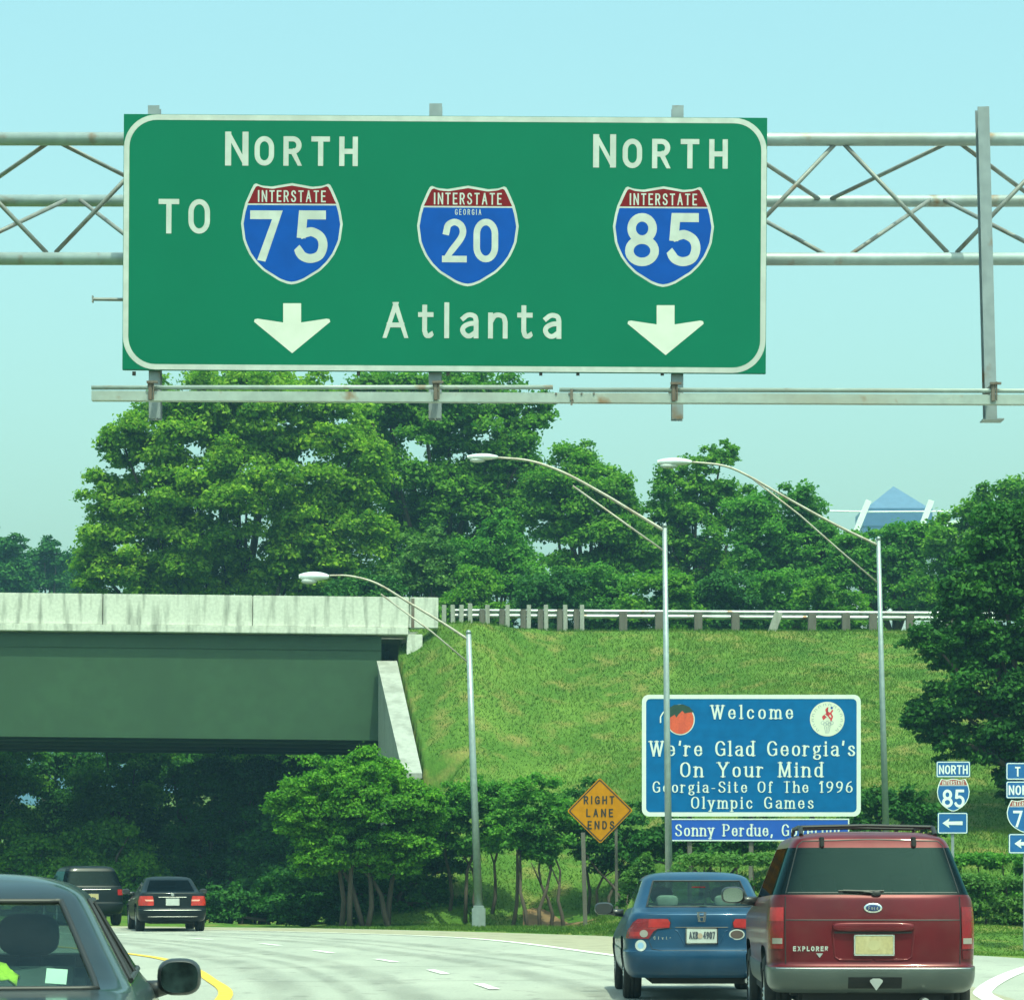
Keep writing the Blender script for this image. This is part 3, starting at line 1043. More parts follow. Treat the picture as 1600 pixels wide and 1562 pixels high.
# bracing: front face zig-zag and the two raking faces to the back chord
step = P(1488, 0, Yf).x - P(1312, 0, Yf).x
x0 = P(1310, 0, Yf).x
D = Yk - Yf
for k in range(-12, 9):
    xa = x0 + 2 * step * k
    for (p, q) in (((xa + .05, 0, zT - .05), (xa + step - .03, 0, zB + .05)), ((xa + step + .05, 0, zB + .05), (xa + 2 * step - .03, 0, zT - .05)),
                   ((xa + step - .02, .03, zT - .03), (xa + .05, D - .03, zM)), ((xa + step + .08, .03, zT - .03), (xa + 2 * step - .05, D - .03, zM)),
                   ((xa + step - .02, D - .03, zM), (xa + .10, .03, zB + .03)), ((xa + step + .1, D - .03, zM), (xa + 2 * step - .1, .03, zB + .03))):
        if min(p[0], q[0]) < XL + .05 or max(p[0], q[0]) > XR - .05:
            continue
        if P(0, 0, 1) is None:
            continue
        m = MB()
        m.tube([p, q], .021, 8)
        m.obj("brace", alu_brace, gan, smooth=True)
for xx in (XL + .2, XR - .2):
    m = MB()
    m.tube([(xx, .4, -.2), (xx, .4, zT + .4)], [.22, .17], 20)
    m.box((xx, .4, zB - .12), (.5, .9, .12))
    m.box((xx, .4, zT - .22), (.4, .8, .1))
    m.obj("column", alu, gan, smooth=False)


def hbeam(a, b, w, d, t):
    m = MB()
    a, b = Vector(a), Vector(b)
    for s_ in (-1, 1):
        o = Vector((0, s_ * (d / 2 - t / 2), 0))
        m.bar(a + o, b + o, w, t, up=Vector((0, 1, 0)))
    m.bar(a, b, t, d - 2 * t - .002, up=Vector((0, 1, 0)))
    return m


Yh = YS + .42
for (x1, y1, x2, y2, w) in ((241.5, 168, 243, 655, 18), (681, 165, 680, 655, 20), (1058.5, 168, 1058, 656, 18)):
    hbeam(GP(x1, y1, YS + .13), GP(x2, y2, YS + .13), w / sS, .14, .012).obj("hanger", post_steel, gan)
m = hbeam(GP(1534.5, 170, YS + .02), GP(1547, 657, YS + .02), 18 / sS, .15, .014)
m.box(GP(1550, 657, YS + .02), (.19, .2, .012))
m.obj("hanger", post_steel, gan)
Yw = YS - .35
beam_m = weathered("beam_galvanised", (0.31, 0.365, 0.345), (0.28, 0.27, 0.23), rust=(0.22, 0.14, 0.08), rough=.55, metal=.15, scale=2.5, stretch=(.3, 1, 1))
m = MB()
a, b = GP(144, 619, Yw), GP(2700, 630, Yw)
m.bar(a, b, .09, .085)
m.obj("light_beam", beam_m, gan)
m = MB()
m.tube([GP(143, 605.5, Yw - .02), GP(864, 605, Yw - .02)], .020, 10)
m.obj("light_rail", beam_m, gan, smooth=True)
m = MB()
m.tube([GP(874, 609, Yw - .02), GP(2700, 613, Yw - .02)], .020, 10)
m.obj("light_rail", beam_m, gan, smooth=True)
clamp = weathered("clamp_rust", (0.13, 0.11, 0.09), (0.09, 0.045, 0.025), scale=8)
for px, py in ((236, 612), (681, 612), (1052, 614), (1550, 614)):
    m = MB()
    p = GP(px, py, Yw)
    m.box(p + Vector((0, -.06, 0)), (.035, .02, .17), bev=.004)
    m.box(p + Vector((.0, .16, .05)), (.05, .42, .03))
    m.tube([p + Vector((.03, -.07, .09)), p + Vector((.03, -.07, -.08))], .007, 6)
    m.box(p + Vector((0.02, -.07, .075)), (.10, .03, .02))
    m.obj("clamp", clamp, gan)
m = MB()
p = GP(893, 618, Yw)
m.box(p + Vector((0, -.05, 0)), (.025, .012, .10))
m.box(p + Vector((.004, -.05, -.07)), (.018, .012, .05), rot=Matrix.Rotation(.3, 3, 'Y'))
for dx in (-.14, .09, .2, -.02):
    m.box(p + Vector((dx, -.048, .01)), (.016, .01, .016))
m.obj("splice_plate", clamp, gan)
m = MB()
m.tube([GP(144, 467.5, YS + .25), GP(215, 468.5, YS + .25)], .016, 8)
m.box(GP(145, 467.5, YS + .25), (.012, .05, .06))
m.obj("stub_arm", alu_brace, gan)

# ------------------------------------------------------------------ street lamps
pole_m = weathered("lamp_pole_alloy", (0.30, 0.36, 0.36), (0.26, 0.29, 0.28), rough=.42, metal=.35, scale=2, stretch=(1, 1, .2))
arm_m = weathered("lamp_arm_alloy", (0.40, 0.37, 0.31), (0.24, 0.17, 0.12), rough=.5, metal=.25, scale=3, stretch=(1, 1, 1))
head_m = simple("lamp_head_enamel", (0.62, 0.68, 0.68), .35, var=.05)
lens_m = simple("lamp_lens", (0.45, 0.48, 0.46), .2, var=.05)


def street_lamp(label, base, Y, top, arm, brace, head, r0, ground_z=None):
    b = P(base[0], base[1], Y)
    gz_ = G(b.x, Y)
    o = Vector((b.x, Y, gz_))
    root = thing("street_lamp", label, "street lamp", tuple(o), group="street lamps along the verge")
    T = P(top[0], top[1], Y) - o
    bx = P(base[0], base[1], Y).x - o.x
    m = MB()
    m.tube([(bx, 0, .55), (bx + (T.x - bx) * .5, 0, T.z * .5), T], [r0, r0 * .82, r0 * .62], 14)
    m.tube([T + Vector((0, 0, -.02)), T + Vector((0, 0, .06))], [r0 * .72, r0 * .4], 14)
    m.obj("pole", pole_m, root, smooth=True)
    m = MB()
    m.box((bx, 0, .25), (.36, .36, .6), bev=.03)
    m.box((bx, 0, .575), (.28, .28, .05), bev=.01)
    m.obj("base", conc_g if Y < 0 else pole_m, root)
    m = MB()
    n = len(arm)
    pts = catmull([tuple(P(x, y, Y) - o) for x, y in arm], 6)
    m.tube(pts, [.036 - .012 * i / len(pts) for i in range(len(pts))], 8)
    m.obj("arm", arm_m, root, smooth=True)
    m = MB()
    m.tube([tuple(P(x, y, Y) - o) for x, y in brace], .022, 8)
    m.obj("brace", arm_m, root, smooth=True)
    (x0, y0, x1, y1) = head
    a, c = P(x0, y0, Y) - o, P(x1, y1, Y) - o
    Lh, Hh = c.x - a.x, a.z - c.z
    m = MB()
    vs, fs, nu, nv = [], [], 16, 18
    for j in range(nv + 1):
        t = j / nv
        w = (math.sin(min(1, t * 1.25 + .0) * math.pi / 2) ** .6) * (1 - .65 * sstep(.62, 1, t)) * .16 + .004
        hu = Hh * .5 * (math.sin(math.pi * min(t * .9 + .06, 1)) ** .5)
        for i in range(nu):
            th = 2 * math.pi * i / nu
            zz = math.sin(th)
            vs.append((a.x + Lh * t, math.cos(th) * w, (a.z + c.z) / 2 + (hu * zz if zz > 0 else hu * .75 * zz)))
    for j in range(nv):
        for i in range(nu):
            p_, q_ = j * nu + i, j * nu + (i + 1) % nu
            fs.append((p_, q_, q_ + nu, p_ + nu))
    fs += [tuple(range(nu)), tuple(range(nv * nu, nv * nu + nu))[::-1]]
    m.add(vs, fs)
    hd = m.obj("lamp_head", head_m, root, smooth=True)
    m = MB()
    m.super((a.x + Lh * .34, 0, (a.z + c.z) / 2 - Hh * .42), (Lh * .26, .11, Hh * .30), .9)
    m.obj("lens", lens_m, hd, smooth=True)
    return root


street_lamp("shortest street lamp, its whole pole seen down to the base beside the small trees", (748, 1450), 77.0, (732, 988),
            [(733, 1000), (690, 972), (640, 942), (590, 912), (548, 900), (512, 899)], [(734, 1037), (676, 988), (595, 928)], (467, 893, 514, 909), .115)
street_lamp("street lamp standing in front of the blue welcome sign", (1046, 1466), 64.0, (1038.5, 822),
            [(1038, 829), (990, 800), (940, 770), (880, 738), (828, 720), (774, 714.5)], [(1038, 861), (980, 820), (895, 759)], (730, 708.5, 778, 720), .085)
street_lamp("street lamp right of the welcome sign with its pole rising behind the red car", (1385, 1440), 71.0, (1372.5, 842),
            [(1372, 852), (1310, 822), (1240, 784), (1170, 744), (1130, 727.5), (1078, 721.5)], [(1372, 911), (1310, 858), (1250, 805), (1176, 748)], (1027, 715, 1081, 729), .085)

# ------------------------------------------------------------------ ground-mounted signs
blue_w = weathered("welcome_blue", (0.0, 0.108, 0.30), (0.0, 0.098, 0.28), scale=1.0, stretch=(.1, 1, 6), rough=.5, bump=.02)
blue_p = simple("plate_blue", (0.003, 0.075, 0.42), .5, var=.05)
blue_r = simple("marker_blue", (0.002, 0.095, 0.30), .5, var=.05)
red_r = simple("marker_red", (0.30, 0.07, 0.06), .5, var=.1)
wht = simple("letter_white", (0.62, 0.68, 0.63), .5, var=.04)
YW = 66.0
wel = thing("welcome_sign", "big blue welcome sign with white serif lettering, a peach and a round torch seal", "welcome sign", (P(1174, 0, YW).x, YW, G(P(1174, 0, YW).x, YW)))
wl = wel.location.copy()


def WL(px, py):
    v = P(px, py, YW)
    return v.x - wl.x, v.z - wl.z


cz = WL(1174, 1180)
wW, wH = 171 * YW / F, 95 * YW / F


def rr_panel(mb, cx, cz, w, h, r, y0, y1):
    mb.prism([(cx + x, cz + z) for x, z in round_rect(w, h, r, 6)], y0, y1)


m = MB()
rr_panel(m, cz[0], cz[1], wW, wH, .16, 0, .04)
m.obj("panel", blue_w, wel)
m = MB()
o_, i_ = round_rect(wW, wH, .16, 6), round_rect(wW - .095, wH - .095, .10, 6)
n_ = len(o_)
m.add([(cz[0] + x, -.004, cz[1] + z) for x, z in o_] + [(cz[0] + x, -.004, cz[1] + z) for x, z in i_], [(i, i + n_, (i + 1) % n_ + n_, (i + 1) % n_) for i in range(n_)])
m.obj("border", wht, wel)
letters(wel, [("Welcome", 1111, 1239, 1101, 1123), ("We're Glad Georgia's", 1015, 1336, 1157, 1181), ("On Your Mind", 1063, 1285, 1190, 1214),
              ("Georgia-Site Of The 1996", 1020, 1332, 1220, 1238), ("Olympic Games", 1080, 1271, 1244, 1263)], wht, -.006, f=WL, sw=.118, serif=True, wide=.95, eps=.001)
# lower plate
pc = WL(1183, 1296)
m = MB()
rr_panel(m, pc[0], pc[1], 144 * YW / F, 17.5 * YW / F, .03, 0, .03)
pl = m.obj("name_plate", blue_p, wel)
m = MB()
for zz in (16.6, -16.6):
    m.box((pc[0], -.004, pc[1] + zz * YW / F), (288 * YW / F, .006, 1.9 * YW / F))
m.box((pc[0] + 143 * YW / F, -.004, pc[1]), (2 * YW / F, .006, 31 * YW / F))
m.obj("plate_border", wht, pl)
letters(pl, [("Sonny Perdue, Governor", 1055, 1316, 1287, 1306)], wht, -.006, f=WL, sw=.122, serif=True, wide=.85, eps=.001)
# peach
red_p = weathered("peach_orange", (0.62, 0.085, 0.035), (0.42, 0.05, 0.03), scale=5, rough=.5, bump=0)
leaf_d = simple("peach_leaf", (0.012, 0.045, 0.03), .5)
c = WL(1063, 1124)
k = YW / F


def disc(mb, cx, cz, rx, rz, y, n=40, a0=0, a1=360):
    vs = [(cx, y, cz)] + [(cx + rx * math.cos(R(a0 + (a1 - a0) * i / n)), y, cz + rz * math.sin(R(a0 + (a1 - a0) * i / n))) for i in range(n + 1)]
    mb.add(vs, [(0, i, i + 1) for i in range(1, n + 1)])


m = MB()
disc(m, c[0], c[1], 22.5 * k, 24 * k, -.005)
pe = m.obj("peach_emblem", wht, wel)
m = MB()
disc(m, c[0], c[1], 21 * k, 22.5 * k, -.008)
m.obj("fruit", red_p, pe)
m = MB()
q = [(-26, 8), (-20, 17), (-10, 23), (4, 24), (14, 20), (21, 12), (12, 11), (7, 10), (3, 14), (-3, 8), (-6, 3), (-9, 8), (-15, 4), (-22, 2)]
vs = [(c[0] + x * k, -.011, c[1] + z * k) for x, z in q]
m.add(vs, [(0, 1, 12, 13), (1, 2, 11, 12), (2, 3, 8, 9), (2, 9, 10, 11), (3, 4, 7, 8), (4, 5, 6, 7)])
m.obj("leaf", leaf_d, pe)
m = MB()
stroke(m, [(c[0] - 31 * k, c[1] - 4 * k), (c[0] - 31 * k, c[1] + 4 * k), (c[0] - 27 * k, c[1] + 11 * k), (c[0] - 22 * k, c[1] + 15 * k)], -.012, lambda d: 2 * k)
m.obj("leaf_outline", wht, pe)
# torch seal
c = WL(1292.5, 1123)
seal_w = simple("seal_cream", (0.62, 0.65, 0.54), .5, var=.03)
seal_r = simple("seal_red", (0.55, 0.035, 0.05), .5)
seal_g = simple("seal_grey", (0.30, 0.34, 0.36), .5)
m = MB()
disc(m, c[0], c[1], 27 * k, 27 * k, -.005, 48)
se = m.obj("torch_seal", seal_w, wel)
m = MB()
fl = catmull([(-6, -2), (-8, 4), (-2, 9), (-3, 15), (2, 19), (0, 13), (6, 9), (3, 5), (7, 1), (6, -2)], 4)
for sx, rot in ((1, 0),):
    ctr = (0, 4)
    vs = [(c[0] + ctr[0] * k, -.008, c[1] + ctr[1] * k)] + [(c[0] + x * k, -.008, c[1] + z * k) for x, z in fl]
    m.add(vs, [(0, i + 1, i) for i in range(1, len(fl))])
stroke(m, [(c[0] + x * k, c[1] + z * k) for x, z in ((6, -2), (8, 4), (5, 9), (8, 13))], -.010, lambda d: 2.4 * k)
m.obj("flame", seal_r, se)
m = MB()
stroke(m, [(c[0] - 3 * k, c[1] + 6 * k), (c[0] + 1 * k, c[1] + 3 * k), (c[0] + 2 * k, c[1] - 1 * k)], -.012, lambda d: 1.6 * k)
m.obj("flame_gap", seal_w, se)
m = MB()
for (dx, dz) in ((-7, -6), (-3.5, -8), (0, -6), (3.5, -8), (7, -6)):
    stroke(m, [(c[0] + (dx + 2.6 * math.cos(a)) * k, c[1] + (dz + 2.6 * math.sin(a)) * k) for a in np.linspace(0, 6.2832, 13)][:-1] + [(c[0] + (dx + 2.6) * k, c[1] + dz * k)], -.008 - .0004 * dx, lambda d: .9 * k)
for i in range(4):
    stroke(m, [(c[0] + (-4.5 + i * 3) * k, c[1] - 12 * k), (c[0] + (-2.4 + i * 1.6) * k, c[1] - 22 * k)], -.008, lambda d: .9 * k)
for i in range(34):
    a = R(i * 360 / 34)
    if -2.05 < ((a + math.pi) % 6.283) - math.pi < -1.1:
        continue
    p0 = (c[0] + 21.5 * k * math.cos(a), c[1] + 21.5 * k * math.sin(a))
    p1 = (c[0] + 24.3 * k * math.cos(a + (.05 if i % 2 else -.04)), c[1] + 24.3 * k * math.sin(a + (.05 if i % 2 else -.04)))
    stroke(m, [p0, p1], -.008, lambda d: 1.0 * k)
m.obj("seal_ornament", seal_g, se)
m = MB()
disc(m, c[0] + 7 * k, c[1] + 17.5 * k, 2.2 * k, 2.2 * k, -.009, 5)
m.obj("star", simple("seal_blue", (0.02, 0.06, 0.30), .5), se)
for px in (1078, 1174, 1270):
    x, _ = WL(px, 1180)
    m = MB()
    m.box((x, .10, 1.9), (.10, .12, 4.9))
    m.obj("post", wood, wel)

YD = 75.0
dxc = P(938, 0, YD).x
dia = thing("warning_sign", "orange diamond warning sign reading right lane ends on two posts", "road sign", (dxc, YD, G(dxc, YD)))
dl = dia.location.copy()
orange = weathered("warning_orange", (0.50, 0.20, 0.0), (0.43, 0.17, 0.0), scale=1.4, rough=.5, bump=.02)
for _m in (orange, blue_w):
    _m.node_tree.nodes["Principled BSDF"].inputs["Specular IOR Level"].default_value = 0.12
blk = simple("letter_black", (0.02, 0.02, 0.015), .5)


def DL(px, py):
    v = P(px, py, YD)
    return v.x - dl.x, v.z - dl.z


def rot45(pl, c):
    a = R(45.6)
    return [(c[0] + x * math.cos(a) - z * math.sin(a), c[1] + x * math.sin(a) + z * math.cos(a)) for x, z in pl]


dc = DL(937.5, 1266)
hs = 51.5 / math.sqrt(2) * YD / F
m = MB()
m.prism(rot45(round_rect(hs, hs, .05, 5), dc), 0, .02)
m.obj("panel", orange, dia)
m = MB()
o_, i_ = rot45(round_rect(hs - .025, hs - .025, .05, 5), dc), rot45(round_rect(hs - .055, hs - .055, .035, 5), dc)
n_ = len(o_)
m.add([(x, -.004, z) for x, z in o_] + [(x, -.004, z) for x, z in i_], [(i, i + n_, (i + 1) % n_ + n_, (i + 1) % n_) for i in range(n_)])
m.obj("border", blk, dia)
letters(dia, [("RIGHT", 912, 960, 1243, 1256), ("LANE", 916, 958, 1263, 1276), ("ENDS", 918, 960, 1282, 1295)], blk, -.005, f=DL, sw=.17, wide=.85, eps=.001)
for px0, px1, y0, w in ((911, 915, 1300, .11), (962.5, 964, 1270, .075)):
    m = MB()
    a, b = DL(px0, y0), DL(px1, 1452)
    m.bar((a[0], .07, a[1]), (b[0], .07, -.3), w, .06, up=Vector((0, 1, 0)))
    m.obj("post", wood, dia)


def marker(label, Y, cx, plates, sh, arrow, post_px):
    bx = P(cx, 0, Y).x
    root = thing("route_marker", label, "road sign", (bx, Y, G(bx, Y)), group="blue route marker assemblies")
    l0 = root.location.copy()

    def f(px, py):
        v = P(px, py, Y)
        return v.x - l0.x, v.z - l0.z
    k = Y / F
    for (t, x0, x1, y0, y1, tx0, tx1) in plates:
        (a, zt), (b, zb) = f(x0, y0), f(x1, y1)
        m = MB()
        rr_panel(m, (a + b) / 2, (zt + zb) / 2, (b - a) / 2, (zt - zb) / 2, .03, 0, .006)
        pl = m.obj("plate", blue_r, root)
        o_, i_ = round_rect((b - a) / 2 - .008, (zt - zb) / 2 - .008, .028, 4), round_rect((b - a) / 2 - .024, (zt - zb) / 2 - .024, .018, 4)
        n_ = len(o_)
        mesh_obj("border", [((a + b) / 2 + x, -.003, (zt + zb) / 2 + z) for x, z in o_] + [((a + b) / 2 + x, -.003, (zt + zb) / 2 + z) for x, z in i_], [(i, i + n_, (i + 1) % n_ + n_, (i + 1) % n_) for i in range(n_)], marker_w, pl)
        letters(pl, [(t, tx0, tx1, y0 + (y1 - y0) * .24, y0 + (y1 - y0) * .80)], marker_w, -.004, f=f, sw=.16, wide=.8, eps=.0006)
    x0, x1, y0, y1, num = sh
    shield(root, f, x0, x1, y0, y1, -.002, num, wm=marker_w, rm=red_r, bm_=blue_r, sw=.15)
    (x0, x1, y0, y1) = arrow
    (a, zt), (b, zb) = f(x0, y0), f(x1, y1)
    m = MB()
    rr_panel(m, (a + b) / 2, (zt + zb) / 2, (b - a) / 2, (zt - zb) / 2, .03, 0, .006)
    pl = m.obj("arrow_plate", blue_r, root)
    o_, i_ = round_rect((b - a) / 2 - .008, (zt - zb) / 2 - .008, .028, 4), round_rect((b - a) / 2 - .024, (zt - zb) / 2 - .024, .018, 4)
    n_ = len(o_)
    mesh_obj("border", [((a + b) / 2 + x, -.003, (zt + zb) / 2 + z) for x, z in o_] + [((a + b) / 2 + x, -.003, (zt + zb) / 2 + z) for x, z in i_], [(i, i + n_, (i + 1) % n_ + n_, (i + 1) % n_) for i in range(n_)], marker_w, pl)
    cx_, cz_ = (a + b) / 2, (zt + zb) / 2
    q = [(-16, 0), (-5, 7.5), (-6.5, 2.6), (15.5, 3), (15.5, -3), (-6.5, -2.6), (-5, -7.5)]
    mesh_obj("arrow", [(cx_ + x * k, -.004, cz_ + z * k) for x, z in q], [(0, 2, 1), (0, 5, 2), (0, 6, 5), (2, 5, 4, 3)], marker_w, pl)
    m = MB()
    px = f(post_px, 1200)[0]
    top = f(0, plates[0][3] + 3)[1]
    m.box((px, .05, (top - .4) / 2), (.055, .04, top + .4))
    m.obj("post", post_steel, root)
    return root


marker_w = simple("marker_white", (0.66, 0.74, 0.70), .5, var=.04)
marker("blue north 85 route marker with left arrow, standing behind the red car", 56.0, 1489, [("NORTH", 1463, 1516, 1189, 1214, 1467, 1512)],
       (1464, 1515, 1216, 1267, [("8", 1472, 1488, 1233, 1261, dict(wide=.9)), ("5", 1491, 1507, 1233, 1261, dict(wide=.9))]), (1465, 1512, 1269, 1302), 1489)
marker("blue to north 75 route marker cut by the right edge of the photo", 53.0, 1601, [("TO", 1572, 1630, 1191, 1218, 1586, 1616), ("NORTH", 1572, 1630, 1220, 1247, 1576, 1626)],
       (1573, 1629, 1249, 1300, [("7", 1583, 1600, 1266, 1292, dict(wide=.9)), ("5", 1603, 1620, 1266, 1292, dict(wide=.9))]), (1576, 1626, 1302, 1333), 1602)

# ------------------------------------------------------------------ far buildings
pale_blue = weathered("hazed_blue_roof", (0.09, 0.18, 0.31), (0.08, 0.155, 0.27), scale=.2, rough=.6)  # distance haze is put into the blue of the tower's roof and wall
tower_m = weathered("hazed_blue_wall", (0.07, 0.15, 0.30), (0.06, 0.12, 0.26), scale=.2, rough=.4)
YT = 640.0
tx = P(1396, 0, YT).x
tower = thing("office_tower", "distant blue office tower with a pyramid roof above the trees", "building", (tx, YT, CREST))
tz = lambda py: P(0, py, YT).z - CREST
hw = 49 * YT / F
m = MB()
m.add([(-hw, -hw, tz(800)), (hw, -hw, tz(800)), (hw, hw, tz(800)), (-hw, hw, tz(800)), (0, 0, tz(768) + 1.2)], [(0, 1, 4), (1, 2, 4), (2, 3, 4), (3, 0, 4), (3, 2, 1, 0)])
m.tube([(0, 0, tz(772)), (0, 0, tz(764))], .25, 6)
m.obj("roof", pale_blue, tower)
m = MB()
m.box((0, 0, tz(801) / 2), (2 * hw + 1.2, 2 * hw + 1.2, tz(801)))
for k in range(1, 16):
    m.box((0, 0, tz(801) - k * 3.6), (2 * hw + 1.6, 2 * hw + 1.6, .5))
m.obj("wall", tower_m, tower)
white_st = simple("white_steel", (0.85, 0.87, 0.85), .5, var=.03)
YA = 430.0
ax = P(1400, 0, YA).x
sta = thing("arena", "distant white arena with leaning roof masts in front of the blue tower", "building", (ax, YA, CREST))
ap = lambda px, py: P(px, py, YA) - Vector((ax, YA, CREST))
for (x0, y0, x1, y1) in ((1357, 782, 1331, 846), (1455, 782, 1441, 820)):
    a, b = ap(x0, y0), ap(x1, y1)
    d = (b - a).normalized()
    e = a + d * ((a.z) / -d.z)
    m = MB()
    m.bar(a, b, .85, .85, up=Vector((0, 1, 0)))
    m.tube([b, e], .4, 8)
    m.obj("mast", white_st, sta)
m = MB()
m.tube([ap(1285, 798), ap(1357, 799.5), ap(1455, 799), ap(1520, 798)], .13, 6)
m.obj("cable", white_st, sta)
m = MB()
a, b = ap(1300, 838), ap(1346, 852)
m.box(((ap(1300, 0).x + ap(1560, 0).x) / 2, 14, ap(0, 838).z / 2), (ap(1560, 0).x - ap(1300, 0).x, 22, ap(0, 838).z))
m.obj("wall", simple("arena_wall", (0.55, 0.58, 0.58), .6), sta)
m = MB()
v0, v1, v2, v3 = ap(1455, 818), ap(1530, 808), ap(1530, 832), ap(1440, 836)
m.hexa([v0, v1, v2, v3], [v + Vector((0, 6, 0)) for v in (v0, v1, v2, v3)])
v0, v1, v2, v3 = ap(1318, 832), ap(1340, 826), ap(1360, 856), ap(1312, 856)
m.hexa([v0, v1, v2, v3], [v + Vector((0, 6, 0)) for v in (v0, v1, v2, v3)])
m.obj("roof", white_st, sta)

# ------------------------------------------------------------------ trees and shrubs
bark = weathered("bark", (0.085, 0.065, 0.048), (0.05, 0.04, 0.03), scale=4, stretch=(1, 1, .2), rough=.95)
LM = {
    'bush': leaf_mat("leaves_bush", (0.046, 0.182, 0.020), (0.205, 0.455, 0.038), .45),
    'bright': leaf_mat("leaves_bright", (0.072, 0.212, 0.018), (0.345, 0.545, 0.040), .45),
    'mid': leaf_mat("leaves_mid", (0.048, 0.178, 0.022), (0.212, 0.430, 0.040), .45),
    'cool': leaf_mat("leaves_cool", (0.044, 0.176, 0.030), (0.172, 0.410, 0.052), .45),
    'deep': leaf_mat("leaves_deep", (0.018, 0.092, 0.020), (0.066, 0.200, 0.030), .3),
    'hedge': leaf_mat("leaves_hedge", (0.055, 0.160, 0.034), (0.160, 0.310, 0.065)),
}


def leaves(name, parent, clumps, L, cov, mat, seed, squash=.75):
    """leaf-sized faces spread over and through many small clumps"""
    rg = np.random.default_rng(seed)
    V, T = [], []
    cov = cov * 1.25
    L = L * .66
    for (cx, cy, cz, r, tone) in clumps:
        n = int(cov * 4 * math.pi * r * r / (.34 * L * L)) + 6
        d = rg.normal(size=(n, 3))
        d /= np.linalg.norm(d, axis=1)[:, None]
        d[:, 2] = np.where(d[:, 2] < -.3, -d[:, 2], d[:, 2])
        rad = r * (1 - .6 * rg.random(n) ** 1.4) * (1 + .20 * rg.normal(size=n))
        p = d * rad[:, None]
        p[:, 2] *= squash
        p += np.array((cx, cy, cz))
        nm = d * .55 + rg.normal(size=(n, 3)) * .55 + np.array((0, 0, .45))
        nm /= np.linalg.norm(nm, axis=1)[:, None]
        a = np.cross(nm, rg.normal(size=(n, 3)))
        a /= np.linalg.norm(a, axis=1)[:, None] + 1e-9
        b = np.cross(nm, a)
        l = L * rg.uniform(.6, 1.25, n)[:, None]
        w = l * rg.uniform(.26, .40, n)[:, None]
        droop = nm * l * .12
        q = np.stack([p - a * l * .5 - droop, p + b * w, p + a * l * .5 - droop, p - b * w], 1)
        V.append(q.reshape(-1, 3))
        T.append(np.clip(rg.normal(.45 + tone, .2, n), 0, 1))
    return fast_mesh(name, np.concatenate(V), 4, mat, parent, np.concatenate(T))


def lobe_clumps(lobes, Y, o, rc, dens, rg, depth=.8, yj=0.0):
    k = Y / F
    out_ = []
    for (px, py, rx, ry) in lobes:
        c = P(px, py, Y) - o
        ex, ez = rx * k, ry * k
        ey = depth * (ex + ez) / 2
        r = min(rc * .78, .42 * min(ex, ez))
        n = max(6, int(dens * ((ex * ez + ex * ey + ey * ez) / 3) / (r * r) * 4.2))
        d = rg.normal(size=(n, 3))
        d /= np.linalg.norm(d, axis=1)[:, None]
        f = 1 - .5 * rg.random(n) ** 1.5
        for i in range(n):
            rr = r * rg.uniform(.55, 1.25)
            g = f[i] * (1 + .08 * rg.normal())
            out_.append((c.x + d[i, 0] * (ex * g - rr * .35), c.y + d[i, 1] * ey * g, c.z + d[i, 2] * (ez * g - rr * .3), rr, rg.normal() * .09))
    return out_


def tree(name, label, cat, Y, base_px, lobes, kind, L=.30, rc=.8, dens=1.0, cov=.55, seed=1, trunk=.22, stems=1, group=None, base_z=None, depth=.8, limb=7):
    rg = np.random.default_rng(seed)
    bx = P(base_px, 0, Y).x
    bz_ = G(bx, Y) if base_z is None else base_z
    o = Vector((bx, Y, bz_))
    root = thing(name, label, cat, tuple(o), group=group)
    cl = lobe_clumps(lobes, Y, o, rc, dens, rg, depth)
    leaves("crown", root, cl, L, cov, LM[kind], seed + 100)
    m = MB()
    k = Y / F
    tops = [P(px, py, Y) - o for px, py, rx, ry in lobes]
    if stems == 1:
        ctr = sum(tops, Vector()) / len(tops)
        fork = Vector((ctr.x * .25, 0, max(.5, min(t.z for t in tops) * .45)))
        m.tube([(0, 0, -.3), (fork.x * .4, 0, fork.z * .5), fork], [trunk * 1.25, trunk, trunk * .85], 10)
        ends = tops + [Vector(cl[i][:3]) for i in rg.integers(0, len(cl), limb)]
        for e in ends:
            mid = fork.lerp(e, .5) + Vector((rg.normal() * .2, rg.normal() * .2, .35))
            m.tube([fork, mid, e], [trunk * .5, trunk * .3, trunk * .1], 7)
    else:
        for s in range(stems):
            e = Vector(cl[int(rg.integers(0, len(cl)))][:3]) if s >= len(tops) else tops[s]
            x0 = (s - (stems - 1) / 2) * .32 + rg.normal() * .12
            y0 = rg.normal() * .25
            pts = [(x0, y0, -.2)]
            for t in (.2, .4, .6, .8, 1.0):
                w = .10 * math.sin(t * 7 + s * 2.1)
                pts.append((x0 + (e.x - x0) * t ** 1.5 + w, y0 + (e.y - y0) * t ** 1.5 + w * .6, e.z * t * .96))
            m.tube(pts, [trunk * (1 - .13 * i) for i in range(6)], 7)
            # side twigs
            q = Vector(pts[3])
            m.tube([q, q + Vector((rg.normal() * .4, rg.normal() * .3, e.z * .28))], [trunk * .5, trunk * .2], 5)
    m.obj("trunk", bark, root, smooth=True)
    return root


